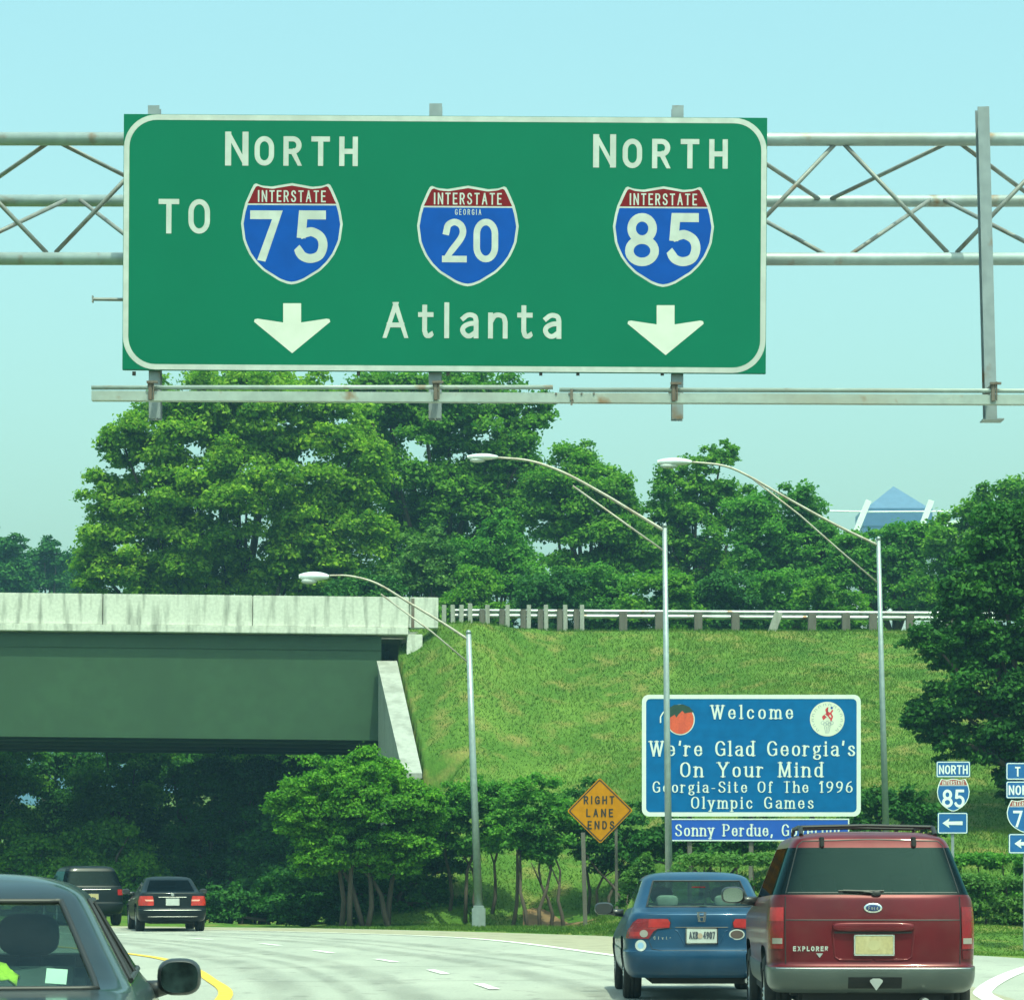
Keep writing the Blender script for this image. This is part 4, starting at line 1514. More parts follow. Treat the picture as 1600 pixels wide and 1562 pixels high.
GB = "trees standing beyond the overpass"
tree("broadleaf_tree", "widest bright green tree, standing behind the bridge parapet under the green sign", "tree", 128, 380,
     [(385, 800, 190, 125), (300, 715, 135, 95), (430, 655, 150, 85), (250, 850, 130, 85), (520, 850, 100, 95), (195, 700, 48, 36), (330, 625, 110, 55), (165, 780, 40, 45), (150, 880, 40, 60), (560, 740, 60, 90), (320, 900, 110, 50), (200, 905, 80, 45), (450, 910, 100, 45)],
     'bright', L=.34, rc=.95, dens=1.3, cov=.55, seed=11, trunk=.45, group=GB)
tree("broadleaf_tree", "tall dark green tree behind the right half of the green sign", "tree", 134, 680,
     [(640, 720, 95, 130), (760, 690, 85, 85), (700, 625, 130, 55), (600, 640, 80, 60), (720, 810, 90, 80), (825, 660, 45, 32), (850, 628, 20, 20), (640, 850, 70, 80), (740, 880, 90, 60), (800, 740, 55, 70), (790, 800, 60, 60)],
     'mid', L=.34, rc=.95, dens=1.2, cov=.5, seed=12, trunk=.42, group=GB)
tree("broadleaf_tree", "rounded green tree between the tall dark tree and the middle lamp pole", "tree", 130, 905,
     [(895, 728, 52, 46), (925, 775, 62, 60), (865, 800, 60, 70), (960, 770, 35, 40), (930, 850, 80, 70), (985, 830, 40, 60), (900, 910, 90, 60), (880, 770, 60, 50), (945, 820, 60, 60), (1000, 870, 45, 60)], 'mid', L=.31, rc=.8, seed=13, trunk=.3, group=GB)
tree("broadleaf_tree", "pointed tree with a tufted top behind the head of the right lamp", "tree", 132, 1090,
     [(1090, 745, 62, 36), (1128, 708, 28, 24), (1040, 750, 25, 26), (1080, 800, 62, 40), (1120, 850, 85, 70), (1040, 860, 60, 70), (1150, 790, 48, 40), (1060, 780, 50, 40), (1090, 900, 90, 50)], 'mid', L=.31, rc=.7, dens=.9, seed=14, trunk=.3, group=GB)
tree("broadleaf_tree", "green tree left of the distant arena, behind the arm of the right lamp", "tree", 126, 1225,
     [(1225, 800, 58, 45), (1260, 850, 55, 60), (1190, 860, 55, 70), (1235, 905, 80, 60), (1285, 850, 40, 45), (1180, 810, 45, 45), (1310, 890, 50, 50)], 'cool', L=.30, rc=.75, seed=15, trunk=.25, group=GB)
tree("broadleaf_tree", "low green tree below the distant blue tower", "tree", 124, 1400,
     [(1390, 862, 60, 45), (1350, 890, 60, 50), (1430, 880, 60, 60), (1400, 930, 70, 45), (1330, 865, 40, 35), (1440, 840, 45, 30)], 'cool', L=.30, rc=.7, seed=16, trunk=.22, group=GB)
tree("broadleaf_tree", "bright green tree right of the distant arena at the photo's right edge", "tree", 120, 1490,
     [(1480, 850, 50, 45), (1490, 905, 70, 60), (1450, 935, 55, 40), (1540, 880, 60, 80), (1550, 805, 55, 48), (1600, 780, 60, 50), (1590, 850, 70, 70), (1520, 840, 45, 50), (1580, 930, 70, 50)], 'mid', L=.30, rc=.75, seed=17, trunk=.25, group=GB)
tree("broadleaf_tree", "green tree beyond the guard rail, mostly hidden behind the dark spreading tree", "tree", 122, 1690,
     [(1680, 830, 80, 70), (1720, 900, 90, 80), (1650, 910, 60, 60), (1760, 840, 70, 60)], 'mid', L=.32, rc=.85, seed=21, trunk=.28, group=GB)
tree("broadleaf_tree", "pale loose sapling behind the end of the bridge parapet", "tree", 118, 655,
     [(660, 875, 48, 50), (690, 910, 50, 40), (630, 915, 40, 35)], 'hedge', L=.27, rc=.6, seed=18, trunk=.14, group=GB)
tree("broadleaf_tree", "mid green bushy tree in front of the tall dark tree", "tree", 121, 780,
     [(775, 850, 60, 55), (810, 900, 60, 50), (740, 915, 55, 40)], 'cool', L=.28, rc=.65, seed=19, trunk=.16, group=GB)
GS = "bushes behind the guard rail"
for i, (px, py, rx, ry, lab) in enumerate([(735, 928, 55, 36, "bush behind the first closely spaced guard rail posts beside the parapet end"), (860, 925, 60, 35, "dark bush behind the pale closely spaced guard rail posts"), (950, 925, 65, 38, "bush left of the middle lamp pole behind the guard rail"),
                                           (1035, 928, 60, 36, "bush at the middle lamp pole behind the guard rail"), (1120, 930, 65, 36, "bush behind the guard rail, right of the middle lamp pole"),
                                           (1210, 935, 65, 34, "bush behind the guard rail's tilted pale post"), (1300, 938, 60, 34, "bush behind the guard rail, left of the right lamp pole"),
                                           (570, 925, 70, 40, "bush behind the bridge parapet below the left lamp head")]):
    tree("bush", lab, "bush", 114 + i % 3, px, [(px, py + 8, rx, ry + 14), (px - 25, py + 45, rx, ry), (px + 28, py + 40, rx, ry), (px + 5, py + 10, rx * .5, ry)], ('mid', 'deep', 'cool')[i % 3], L=.26, rc=.6, seed=30 + i, trunk=.1, group=GS, limb=2)
GF = "far trees on the left horizon"
for i, (px, py, rx, ry, lab) in enumerate([(15, 885, 45, 48, "leftmost far hazy tree above the bridge"), (70, 890, 40, 50, "far hazy tree between the leftmost one and the big bright tree"), (120, 900, 40, 45, "far hazy tree at the foot of the big bright tree"), (-40, 870, 50, 60, "far hazy tree just left of the photo's edge")]):
    tree("far_tree", lab, "tree", 205 + 8 * i, px, [(px, py, rx, ry), (px - 15, py + 30, rx, ry), (px + 8, py - 20, rx * .5, ry * .7)], 'deep', L=.5, rc=1.3, cov=.5, seed=40 + i, trunk=.3, group=GF, base_z=0.0)

# under and behind the bridge
GU = "dark trees in the shade beneath the overpass"
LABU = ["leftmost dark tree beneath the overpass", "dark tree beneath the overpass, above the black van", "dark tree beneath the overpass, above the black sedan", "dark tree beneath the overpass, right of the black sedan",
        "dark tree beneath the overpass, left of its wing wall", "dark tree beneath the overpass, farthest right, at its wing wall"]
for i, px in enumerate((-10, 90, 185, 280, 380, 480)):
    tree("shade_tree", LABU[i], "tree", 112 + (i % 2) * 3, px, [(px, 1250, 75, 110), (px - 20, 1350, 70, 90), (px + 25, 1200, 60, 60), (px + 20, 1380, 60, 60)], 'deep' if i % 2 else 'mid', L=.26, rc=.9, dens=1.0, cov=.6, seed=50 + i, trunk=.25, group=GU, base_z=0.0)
for i, px in enumerate((-60, 60, 170)):
    tree("shade_tree", ["dark shrub beneath the overpass at the photo's left edge", "dark shrub beneath the overpass behind the black van", "dark shrub beneath the overpass behind the black sedan"][i], "tree", 100, px,
         [(px, 1350, 80, 70), (px + 30, 1390, 70, 50)], 'mid', L=.22, rc=.8, seed=60 + i, trunk=.15, group=GU, base_z=0.0)

GV = "shrubs along the foot of the slope"
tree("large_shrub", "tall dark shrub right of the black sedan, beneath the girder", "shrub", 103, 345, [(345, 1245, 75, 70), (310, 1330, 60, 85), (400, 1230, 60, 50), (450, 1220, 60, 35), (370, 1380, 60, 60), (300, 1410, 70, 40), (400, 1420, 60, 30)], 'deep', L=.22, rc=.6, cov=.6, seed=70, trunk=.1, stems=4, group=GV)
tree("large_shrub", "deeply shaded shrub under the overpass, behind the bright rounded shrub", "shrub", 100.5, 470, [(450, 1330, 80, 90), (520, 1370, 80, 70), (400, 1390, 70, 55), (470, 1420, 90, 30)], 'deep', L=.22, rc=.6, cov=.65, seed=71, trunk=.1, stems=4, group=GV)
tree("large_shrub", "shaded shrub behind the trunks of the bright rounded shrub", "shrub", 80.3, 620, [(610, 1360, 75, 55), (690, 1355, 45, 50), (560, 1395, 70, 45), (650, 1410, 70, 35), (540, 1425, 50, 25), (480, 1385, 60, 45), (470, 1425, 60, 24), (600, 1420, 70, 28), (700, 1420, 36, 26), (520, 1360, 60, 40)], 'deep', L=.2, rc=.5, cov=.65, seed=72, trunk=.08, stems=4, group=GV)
tree("large_shrub", "low dark shrub at the road edge right of the black sedan", "shrub", 82.5, 400, [(350, 1412, 50, 34), (420, 1405, 60, 40), (490, 1412, 55, 34), (300, 1420, 40, 26), (385, 1430, 60, 18), (460, 1430, 60, 18)], 'deep', L=.2, rc=.45, cov=.65, seed=84, trunk=.06, stems=4, group=GV)
tree("small_tree", "brightest green rounded shrub below the wing wall", "shrub", 77.8, 570, [(520, 1235, 88, 48), (580, 1215, 70, 40), (470, 1275, 55, 48), (590, 1280, 95, 60), (655, 1262, 40, 42), (540, 1320, 85, 45), (650, 1318, 45, 38), (500, 1340, 50, 35), (610, 1345, 60, 28)], 'bush', L=.17, rc=.45, cov=.8, dens=1.4, seed=73, trunk=.085, stems=6, group=GV)
tree("small_tree", "dark multi-stemmed small tree behind the left lamp pole", "shrub", 79.5, 735, [(700, 1265, 60, 45), (760, 1250, 60, 45), (720, 1310, 60, 35), (790, 1290, 45, 45)], 'cool', L=.17, rc=.42, cov=.6, seed=74, trunk=.06, stems=4, group=GV)
tree("small_tree", "dark multi-stemmed small tree left of the orange sign", "shrub", 77.5, 845, [(830, 1250, 62, 45), (800, 1300, 55, 42), (870, 1290, 50, 45), (840, 1330, 40, 28)], 'cool', L=.17, rc=.42, cov=.6, seed=75, trunk=.06, stems=5, group=GV)
tree("small_tree", "small tree with thin stems behind the orange sign", "shrub", 79, 945, [(910, 1260, 50, 45), (950, 1330, 52, 38), (985, 1290, 40, 50), (900, 1310, 30, 30), (1000, 1350, 30, 45)], 'deep', L=.17, rc=.42, cov=.55, seed=76, trunk=.05, stems=4, group=GV)
tree("large_shrub", "dark shrub behind the lower edge of the welcome sign", "shrub", 72, 1130, [(1060, 1310, 45, 50), (1120, 1320, 60, 30), (1190, 1300, 50, 40), (1015, 1340, 30, 60)], 'deep', L=.18, rc=.4, seed=77, trunk=.06, stems=4, group=GV)
tree("large_shrub", "dark shrub behind the pole of the right lamp", "shrub", 72, 1400, [(1370, 1270, 45, 38), (1420, 1262, 48, 36), (1330, 1300, 40, 40), (1450, 1290, 30, 35)], 'deep', L=.18, rc=.42, seed=78, trunk=.06, stems=4, group=GV)
tree("small_tree", "slender pale sapling at the left mirror of the blue car", "shrub", 70, 995, [(985, 1385, 18, 22), (1000, 1365, 18, 25), (975, 1405, 14, 16), (1010, 1345, 14, 18)], 'hedge', L=.13, rc=.22, cov=.45, seed=79, trunk=.025, stems=2, group=GV)


def hedge(label, Y, x0, x1, y0, y1, kind, seed, dep=1.0, L=.13):
    rg = np.random.default_rng(seed)
    cx = (x0 + x1) / 2
    bx = P(cx, 0, Y).x
    o = Vector((bx, Y, G(bx, Y)))
    root = thing("hedge", label, "hedge", tuple(o), group="clipped hedges on the lawn")
    a, b = P(x0, y0, Y) - o, P(x1, y1, Y) - o
    cl = []
    n = int((b.x - a.x) * dep * 26)
    top = a.z
    for _ in range(n):
        x, y = rg.uniform(a.x, b.x), rg.uniform(-dep / 2, dep / 2)
        r = rg.uniform(.16, .30)
        zz = rg.choice([top - r * .8, rg.uniform(-.05, top - r)], p=[.55, .45])
        gzl = G(bx + x, Y + y) - o.z
        cl.append((x, y, max(zz, gzl + .05), r, rg.normal() * .08))
    leaves("foliage", root, cl, L, .7, LM[kind], seed)
    m = MB()
    for i in range(7):
        x = a.x + (b.x - a.x) * (i + .5) / 7
        gzl = G(bx + x, Y) - o.z
        m.tube([(x, 0, gzl - .1), (x + .05, .02, gzl + .3), (x, 0, top - .25)], [.03, .025, .012], 6)
    m.obj("stem", bark, root)
    return root


hedge("pale green hedge above the roof of the blue car", 63, 1062, 1240, 1333, 1372, 'hedge', 81)
hedge("front bright clipped hedge right of the red car", 60, 1490, 1720, 1366, 1412, 'hedge', 82)
hedge("darker hedge behind the bright one right of the red car", 65, 1470, 1740, 1332, 1372, 'cool', 83)

tree("broadleaf_tree", "dark spreading tree overhanging the embankment at the right edge", "tree", 74, 1690,
     [(1600, 880, 95, 95), (1545, 985, 110, 58), (1490, 1010, 75, 40), (1570, 1060, 120, 70), (1490, 1105, 80, 42), (1445, 1125, 38, 24), (1600, 1150, 95, 75), (1530, 1165, 85, 36), (1578, 1225, 26, 46), (1690, 900, 90, 140), (1690, 1080, 110, 110), (1560, 840, 60, 60), (1540, 920, 70, 60), (1470, 1150, 40, 25)],
     'deep', L=.22, rc=.55, cov=.6, dens=1.15, seed=90, trunk=.25, group=GB)

#CARS-BEGIN
# ------------------------------------------------------------------ vehicles
GL['F'] = (.48, [[(0, 0), (0, 1)], [(0, 1), (.48, 1)], [(0, .52), (.40, .52)]])
GL['C'] = (.58, [sp((.56, .78), (.46, .95), (.29, 1), (.1, .9), (0, .66), (0, .34), (.1, .1), (.29, 0), (.46, .05), (.56, .22))])
tyre_m = simple("tyre_rubber", (0.022, 0.022, 0.021), .85, scale=20, spec=.3)
rim_m = simple("alloy_rim", (0.45, 0.46, 0.45), .35, metal=.7)
trim_b = simple("black_trim", (0.016, 0.017, 0.017), .5)
mir_b = simple("black_mirror_shell", (0.022, 0.026, 0.028), .4, coat=.4)
under_m = simple("underbody_black", (0.012, 0.012, 0.012), .9)
seat_m = simple("seat_cloth", (0.085, 0.105, 0.105), .9)
seat_l = simple("seat_cloth_light", (0.20, 0.215, 0.20), .9)
chrome = simple("chrome", (0.75, 0.77, 0.76), .15, metal=1.0, var=.03)
tail_r = simple("tail_lamp_red", (0.20, 0.004, 0.008), .25, coat=.35, var=.2, scale=14)
tail_l = simple("tail_lamp_light_red", (0.36, 0.014, 0.014), .25, coat=.35, var=.15, scale=14)
tail_w = simple("reversing_lamp_white", (0.27, 0.25, 0.22), .25, coat=.4)
plate_w = simple("plate_white", (0.46, 0.49, 0.46), .5, var=.05)
plate_g = weathered("plate_gold", (0.40, 0.34, 0.17), (0.52, 0.47, 0.28), scale=9, rough=.5, bump=0)
plate_t = simple("plate_ink", (0.05, 0.06, 0.08), .6)
mirror_g = simple("mirror_glass", (0.55, 0.62, 0.60), .08, metal=1.0, var=.02)
RO = (0, .03, .12, .40, 1.0)


class Shell:
    def __init__(s, root, rings, arches, archk, tagf, mats, crease, levels=2):
        """rings of a car shell, lowest first; each ring runs from the middle of the tail round to the nose"""
        bm = bmesh.new()
        cl = bm.edges.layers.float.new('crease_edge')
        V = []
        for r in rings:
            rx = r.get('rx', (0, .42, .76, .93, 1.0))
            fx = r.get('fx', (0, .42, .76, .93, 1.0))
            yr, yf, w = r['yr'], r['yf'], r['w']
            rc, fc = r.get('rc', .22), r.get('fc', .35)
            ys = r.get('ys')
            if ys is None:
                a, b = yr + rc, yf - fc
                fr = r.get('fr', (.06, .2, .36, .42, .62, .68, .84, .95))
                ys = [a + (b - a) * f for f in fr]
            zt = r['z']
            zf = (lambda y: zt) if not hasattr(zt, '__len__') else (lambda y: float(np.interp(y, [p[0] for p in zt], [p[1] for p in zt])))
            half = [(rx[i] * w, yr + RO[i] * rc) for i in range(5)] + [(w * r.get('sb', 1.0), y) for y in ys] + [(fx[i] * w, yf - RO[i] * fc) for i in (4, 3, 2, 1, 0)]
            row = []
            for i, (x, y) in enumerate(half):
                z = zf(y) - r.get('crown', 0) * (x / w) ** 2
                vr = bm.verts.new((x, y, z))
                vl = vr if i in (0, 17) else bm.verts.new((-x, y, z))
                row.append((vr, vl))
            V.append(row)
        cre = {}
        for k in range(len(rings) - 1):
            for i in range(17):
                if k in archk and i in (5, 6, 10, 11):
                    continue
                for sd in (0, 1):
                    q = [V[k][i][sd], V[k][i + 1][sd], V[k + 1][i + 1][sd], V[k + 1][i][sd]]
                    if sd == 1:
                        q = q[::-1]
                    f = bm.faces.new(q)
                    f.material_index = tagf(k, i)
                    f.smooth = True
        top = V[-1]
        for i in range(17):
            q = [top[i][0], top[i + 1][0], top[i + 1][1], top[i][1]]
            q = [v for j, v in enumerate(q) if v not in q[:j]]
            f = bm.faces.new(q)
            f.material_index = 0
            f.smooth = True
        for k, c in crease.items():
            for i in range(17):
                for sd in (0, 1):
                    e = bm.edges.get((V[k][i][sd], V[k][i + 1][sd]))
                    if e:
                        e[cl] = c
        bmesh.ops.recalc_face_normals(bm, faces=bm.faces[:])
        me = bpy.data.meshes.new("body")
        bm.to_mesh(me)
        bm.free()
        tmp = bpy.data.objects.new("body", me)
        COL.objects.link(tmp)
        md = tmp.modifiers.new("s", 'SUBSURF')
        md.levels = levels
        md.render_levels = levels
        dg = bpy.context.evaluated_depsgraph_get()
        ev = bpy.data.meshes.new_from_object(tmp.evaluated_get(dg))
        bpy.data.objects.remove(tmp)
        co = np.array([v.co[:] for v in ev.vertices])
        polys = [(p.material_index, tuple(p.vertices)) for p in ev.polygons]
        s.bvh = BVHTree.FromPolygons([Vector(c) for c in co], [p[1] for p in polys])
        s.root = root
        s.parts = {}
        for mi, (nm, mat) in enumerate(mats):
            for side in ((0,) if nm not in ("side_window",) else (-1, 1)):
                fs = [p[1] for p in polys if p[0] == mi and (side == 0 or sum(co[v][0] for v in p[1]) * side > 0)]
                if not fs:
                    continue
                used = sorted({v for f in fs for v in f})
                mp = {v: i for i, v in enumerate(used)}
                s.parts[nm] = mesh_obj(nm, [co[v] for v in used], [[mp[v] for v in f] for f in fs], mat, root, True)
        bpy.data.meshes.remove(ev)

    def y(s, x, z, default=0.3):
        h = s.bvh.ray_cast(Vector((x, -3, z)), Vector((0, 1, 0)))
        if h[0] is None:
            h = s.bvh.find_nearest(Vector((x, 0, z)))
        return h[0].y if h[0] is not None else default

    def patch(s, name, rows, mat, off=.006, nx=14, nz=6, parent=None, skirt=.03, mirror=False):
        zs = [r[0] for r in rows]
        vs, fs = [], []
        zz = sorted(set(list(np.linspace(zs[0], zs[-1], nz)) + zs), reverse=zs[0] > zs[-1])
        srt = sorted(rows)
        for z in zz:
            xl = float(np.interp(z, [r[0] for r in srt], [r[1] for r in srt]))
            xr = float(np.interp(z, [r[0] for r in srt], [r[2] for r in srt]))
            for i in range(nx + 1):
                x = xl + (xr - xl) * i / nx
                vs.append([x, s.y(x, z) - off, z])
        m, w = len(zz), nx + 1
        for j in range(m - 1):
            for i in range(nx):
                fs.append((j * w + i, j * w + i + 1, (j + 1) * w + i + 1, (j + 1) * w + i))
        loop = [i for i in range(w)] + [j * w + w - 1 for j in range(1, m)] + [(m - 1) * w + i for i in range(w - 2, -1, -1)] + [j * w for j in range(m - 2, 0, -1)]
        b = len(vs)
        vs += [[vs[i][0], vs[i][1] + skirt, vs[i][2]] for i in loop]
        n = len(loop)
        fs += [(loop[i], loop[(i + 1) % n], b + (i + 1) % n, b + i) for i in range(n)]
        if mirror:
            vs = [[-x, y, z] for x, y, z in vs]
            fs = [f[::-1] for f in fs]
        o = mesh_obj(name, vs, fs, mat, parent or s.root, False)
        return o

    def line(s, name, pts, mat, w=.006, off=.0025, parent=None):
        p2 = []
        for a, b in zip(pts[:-1], pts[1:]):
            n = max(2, int(math.hypot(b[0] - a[0], b[1] - a[1]) / .04))
            p2 += [(a[0] + (b[0] - a[0]) * i / n, a[1] + (b[1] - a[1]) * i / n) for i in range(n)]
        p2.append(pts[-1])
        m = MB()
        m.tube([(x, s.y(x, z) - off + w * .3, z) for x, z in p2], w * .5, 6)
        return m.obj(name, mat, parent or s.root)

    def seal(s, part, mat, r=.008, off=.001):
        me = s.parts[part].data
        cnt = {}
        for p in me.polygons:
            for e in p.edge_keys:
                cnt[e] = cnt.get(e, 0) + 1
        nb = {}
        for (a, b), c in cnt.items():
            if c == 1:
                nb.setdefault(a, []).append(b)
                nb.setdefault(b, []).append(a)
        st = next(iter(nb))
        loop, prev = [st], None
        while True:
            nx_ = [v for v in nb[loop[-1]] if v != prev]
            prev = loop[-1]
            if not nx_ or nx_[0] == st or len(loop) > 4000:
                break
            loop.append(nx_[0])
        pts = [me.vertices[v].co + Vector((0, -off, 0)) for v in loop]
        m = MB()
        m.tube(pts + pts[:2], r, 6)
        return m.obj("window_seal", mat, s.root, smooth=True)

    def oval(s, name, cx, cz, rx, rz, mat, off=.008, parent=None, n=32):
        vs = [(cx, s.y(cx, cz) - off, cz)]
        for q in (.5, 1.0):
            for i in range(n):
                a = 2 * math.pi * i / n
                x, z = cx + rx * q * math.cos(a), cz + rz * q * math.sin(a)
                vs.append((x, s.y(x, z) - off, z))
        fs = [(0, 1 + i, 1 + (i + 1) % n) for i in range(n)] + [(1 + i, 1 + n + i, 1 + n + (i + 1) % n, 1 + (i + 1) % n) for i in range(n)]
        return mesh_obj(name, vs, fs, mat, parent or s.root)

    def flat(s, name, build, x, z, mat, off=.01, parent=None, tilt=0.0):
        """build(mb) makes a small flat piece round the origin, set on the shell at (x, z)"""
        m = MB()
        build(m)
        y = s.y(x, z) - off
        m.v = [Vector((v.x + x, v.y + y + tilt * v.z, v.z + z)) for v in m.v]
        return m.obj(name, mat, parent or s.root)


def wheel(root, x, y, r, w, rim=True):
    s = 1 if x > 0 else -1
    prof = [(-.5, .62), (-.5, .90), (-.42, .97), (-.25, 1.0), (-.12, 1.0), (-.11, .975), (-.09, .975), (-.08, 1.0), (.08, 1.0), (.09, .975), (.11, .975), (.12, 1.0), (.25, 1.0), (.42, .97), (.5, .90), (.5, .62)]
    n = 36
    vs, fs = [], []
    for (a, b) in prof:
        for i in range(n):
            th = 2 * math.pi * i / n
            vs.append((x + a * w, y + r * b * math.cos(th), r + r * b * math.sin(th)))
    for j in range(len(prof) - 1):
        for i in range(n):
            p, q = j * n + i, j * n + (i + 1) % n
            fs.append((p, q, q + n, p + n))
    wh = mesh_obj("wheel", vs, fs, tyre_m, root, True)
    m = MB()
    pr = [(.46, .64), (.40, .60), (.30, .56), (.34, .20), (.42, .14), (.42, .0)]
    vs, fs = [], []
    for (a, b) in pr:
        for i in range(n):
            th = 2 * math.pi * i / n
            k = .10 * (1 if (i % 6) < 3 else 0) if .1 < b < .6 else 0
            vs.append((x + s * (a + k) * w, y + r * b * math.cos(th), r + r * b * math.sin(th)))
    for j in range(len(pr) - 1):
        for i in range(n):
            p, q = j * n + i, j * n + (i + 1) % n
            fs.append((p, q, q + n, p + n))
    mesh_obj("rim", vs, fs, rim_m, wh)
    return wh


def underbody(root, w, L, ra, fa, r, z0=.24, z1=.5):
    m = MB()
    m.box((0, L / 2, (z0 + z1) / 2), (2 * w - .56, L - .5, z1 - z0), bev=.03)
    for y0, y1 in ((ra + r + .06, fa - r - .06),):
        m.box((0, (y0 + y1) / 2, (z0 + z1) / 2 + .02), (2 * w - .12, y1 - y0, z1 - z0 - .05), bev=.03)
    for yy in (ra, fa):
        m.box((0, yy, .62), (2 * w - .62, 2 * r + .2, .4))
    m.obj("underbody", under_m, root)


def mirror(root, x, y, z, rx, rz, glass_mat=None, arm=.12):
    s = 1 if x > 0 else -1
    m = MB()
    m.super((x, y, z), (rx, .07, rz), .72)
    m.tube([(x - s * (rx + arm), y + .05, z - rz * .75), (x - s * rx * .5, y + .03, z - rz * .55)], [.05, .035], 10)
    mo = m.obj("mirror", mir_b, root, smooth=True)
    m = MB()
    q = [(math.copysign(abs(math.cos(a)) ** .7, math.cos(a)) * rx * .84, math.copysign(abs(math.sin(a)) ** .7, math.sin(a)) * rz * .82) for a in np.linspace(0, 2 * math.pi, 40)[:-1]]
    m.add([(x + a, y - .072, z + b) for a, b in q], [tuple(range(len(q)))])
    m.obj("mirror_glass", glass_mat or mirror_g, mo)
    return mo


def seat(root, x, y, z, mat, w=.5, head=True):
    m = MB()
    m.box((x, y, z + .28), (w, .14, .56), rot=Matrix.Rotation(-.16, 3, 'X'), bev=.05)
    m.box((x, y + .27, z), (w, .5, .16), bev=.05)
    so = m.obj("seat", mat, root, smooth=False)
    if head:
        m = MB()
        m.super((x, y - .09, z + .66), (.135, .06, .095), .65)
        m.tube([(x - .05, y - .08, z + .60), (x - .05, y - .06, z + .5)], .008, 6)
        m.tube([(x + .05, y - .08, z + .60), (x + .05, y - .06, z + .5)], .008, 6)
        m.obj("headrest", mat, so, smooth=True)
    return so


def plate(sh, x, z, w, h, mat, text=None, off=.02, tilt=0.0):
    o = sh.flat("license_plate", lambda m: m.box((0, 0, 0), (w, .008, h), bev=.003), x, z, mat, off, tilt=tilt)
    y = sh.y(x, z) - off - .006
    m = MB()
    for a, b, c, d in ((0, h / 2 + .004, w + .02, .012), (0, -h / 2 - .004, w + .02, .012), (w / 2 + .004, 0, .012, h + .02), (-w / 2 - .004, 0, .012, h + .02)):
        m.box((x + a, y + .004 + tilt * b, z + b), (c, .008, d))
    m.obj("plate_frame", chrome, o)
    if text:
        m = MB()
        for t, a, b in text:
            lettering(m, t, x + a * w, x + b * w, z - h * .21, h * .50, y - .001, sw=.17, wide=.8, eps=.0004)
        m.obj("lettering", plate_t, o)
    return o


gl_dark = glass("privacy_glass", (0.008, 0.026, 0.025), .40, .006, (0.38, 0.78, 0.80))
gl_side = glass("side_glass", (0.30, 0.40, 0.37), 1.2, .03)
gl_clear = glass("clear_glass", (0.66, 0.86, 0.78), .46, .010, (0.75, 1.0, 0.95))
gl_suv = glass("tinted_side_glass", (0.02, 0.03, 0.03), .06, .01)
gl_black = glass("black_glass", (0.005, 0.010, 0.011), .18, .001, (0.5, 0.8, 0.85))


def inside(root, w, y0, yd, zs, seats, mat, rear_y=None, shelf=None):
    """cabin: floor, dashboard, seats and wheel"""
    m = MB()
    m.box((0, (y0 + yd) / 2, .42), (2 * w - .3, yd - y0, .1))
    m.box((0, yd, zs + .12), (2 * w - .34, .4, .22), bev=.06)
    m.obj("dashboard", under_m, root)
    for x, y in seats:
        seat(root, x, y, zs - .32, mat)
    if rear_y is not None:
        m = MB()
        m.box((0, rear_y, zs - .02), (2 * w - .40, .14, .50), rot=Matrix.Rotation(-.2, 3, 'X'), bev=.05)
        m.obj("rear_seat", mat, root)
    if shelf:
        m = MB()
        m.box((0, (shelf[0] + shelf[1]) / 2, shelf[2]), (2 * w - .36, shelf[1] - shelf[0], .04))
        m.obj("parcel_shelf", under_m, root)


# ---- the red sport utility car
suv_red = paint("red_car_paint", (0.110, 0.006, 0.011))
suv_sil = paint("grey_cladding_paint", (0.080, 0.098, 0.092), .1, .3)
SY = 25.25
suv = thing("parked_car", "dark red sport utility car with a roof rack and grey bumper, filling the lower right", "car", (P(1366, 0, SY).x, SY, 0), (0, 0, R(-2.0)))
suv.name = "utility_car"
ra, fa, wr = 1.0, 3.85, .36
bys = [ra - .44, ra, ra + .44, 1.9, 2.7, fa - .44, fa, fa + .44]
GR = (0, .46, .87, .955, 1.0)
rings = [
    dict(z=.40, w=.84, yr=.16, yf=4.62, ys=bys), dict(z=.445, w=.915, yr=.045, yf=4.74, ys=bys), dict(z=.595, w=.925, yr=.0, yf=4.78, ys=bys),
    dict(z=.632, w=.922, yr=.012, yf=4.78, ys=bys), dict(z=.640, w=.912, yr=.095, yf=4.76, ys=bys), dict(z=.80, w=.922, yr=.10, yf=4.76, ys=bys, rc=.20),
    dict(z=1.05, w=.925, yr=.105, yf=4.76, ys=bys, rc=.20), dict(z=[(0, 1.235), (3.2, 1.16), (4.2, 1.08), (4.75, .95)], w=.902, yr=.13, yf=4.72, ys=bys, rc=.20),
    dict(z=[(0, 1.262), (3.5, 1.20)], w=.878, yr=.148, yf=3.50, rx=GR, rc=.20, fc=.45), dict(z=1.715, w=.715, yr=.385, yf=2.66, rx=GR, rc=.18, fc=.3),
    dict(z=1.765, w=.675, yr=.405, yf=2.52, rx=GR, rc=.18, fc=.3), dict(z=1.815, w=.58, yr=.50, yf=2.35, rc=.2, fc=.3), dict(z=1.835, w=.32, yr=.75, yf=2.1, rc=.15, fc=.2)]


def tg(k, i):
    if k <= 2:
        return 1
    if k == 8:
        return 2 if i <= 3 else (3 if i <= 11 else (4 if i >= 14 else 0))
    return 0


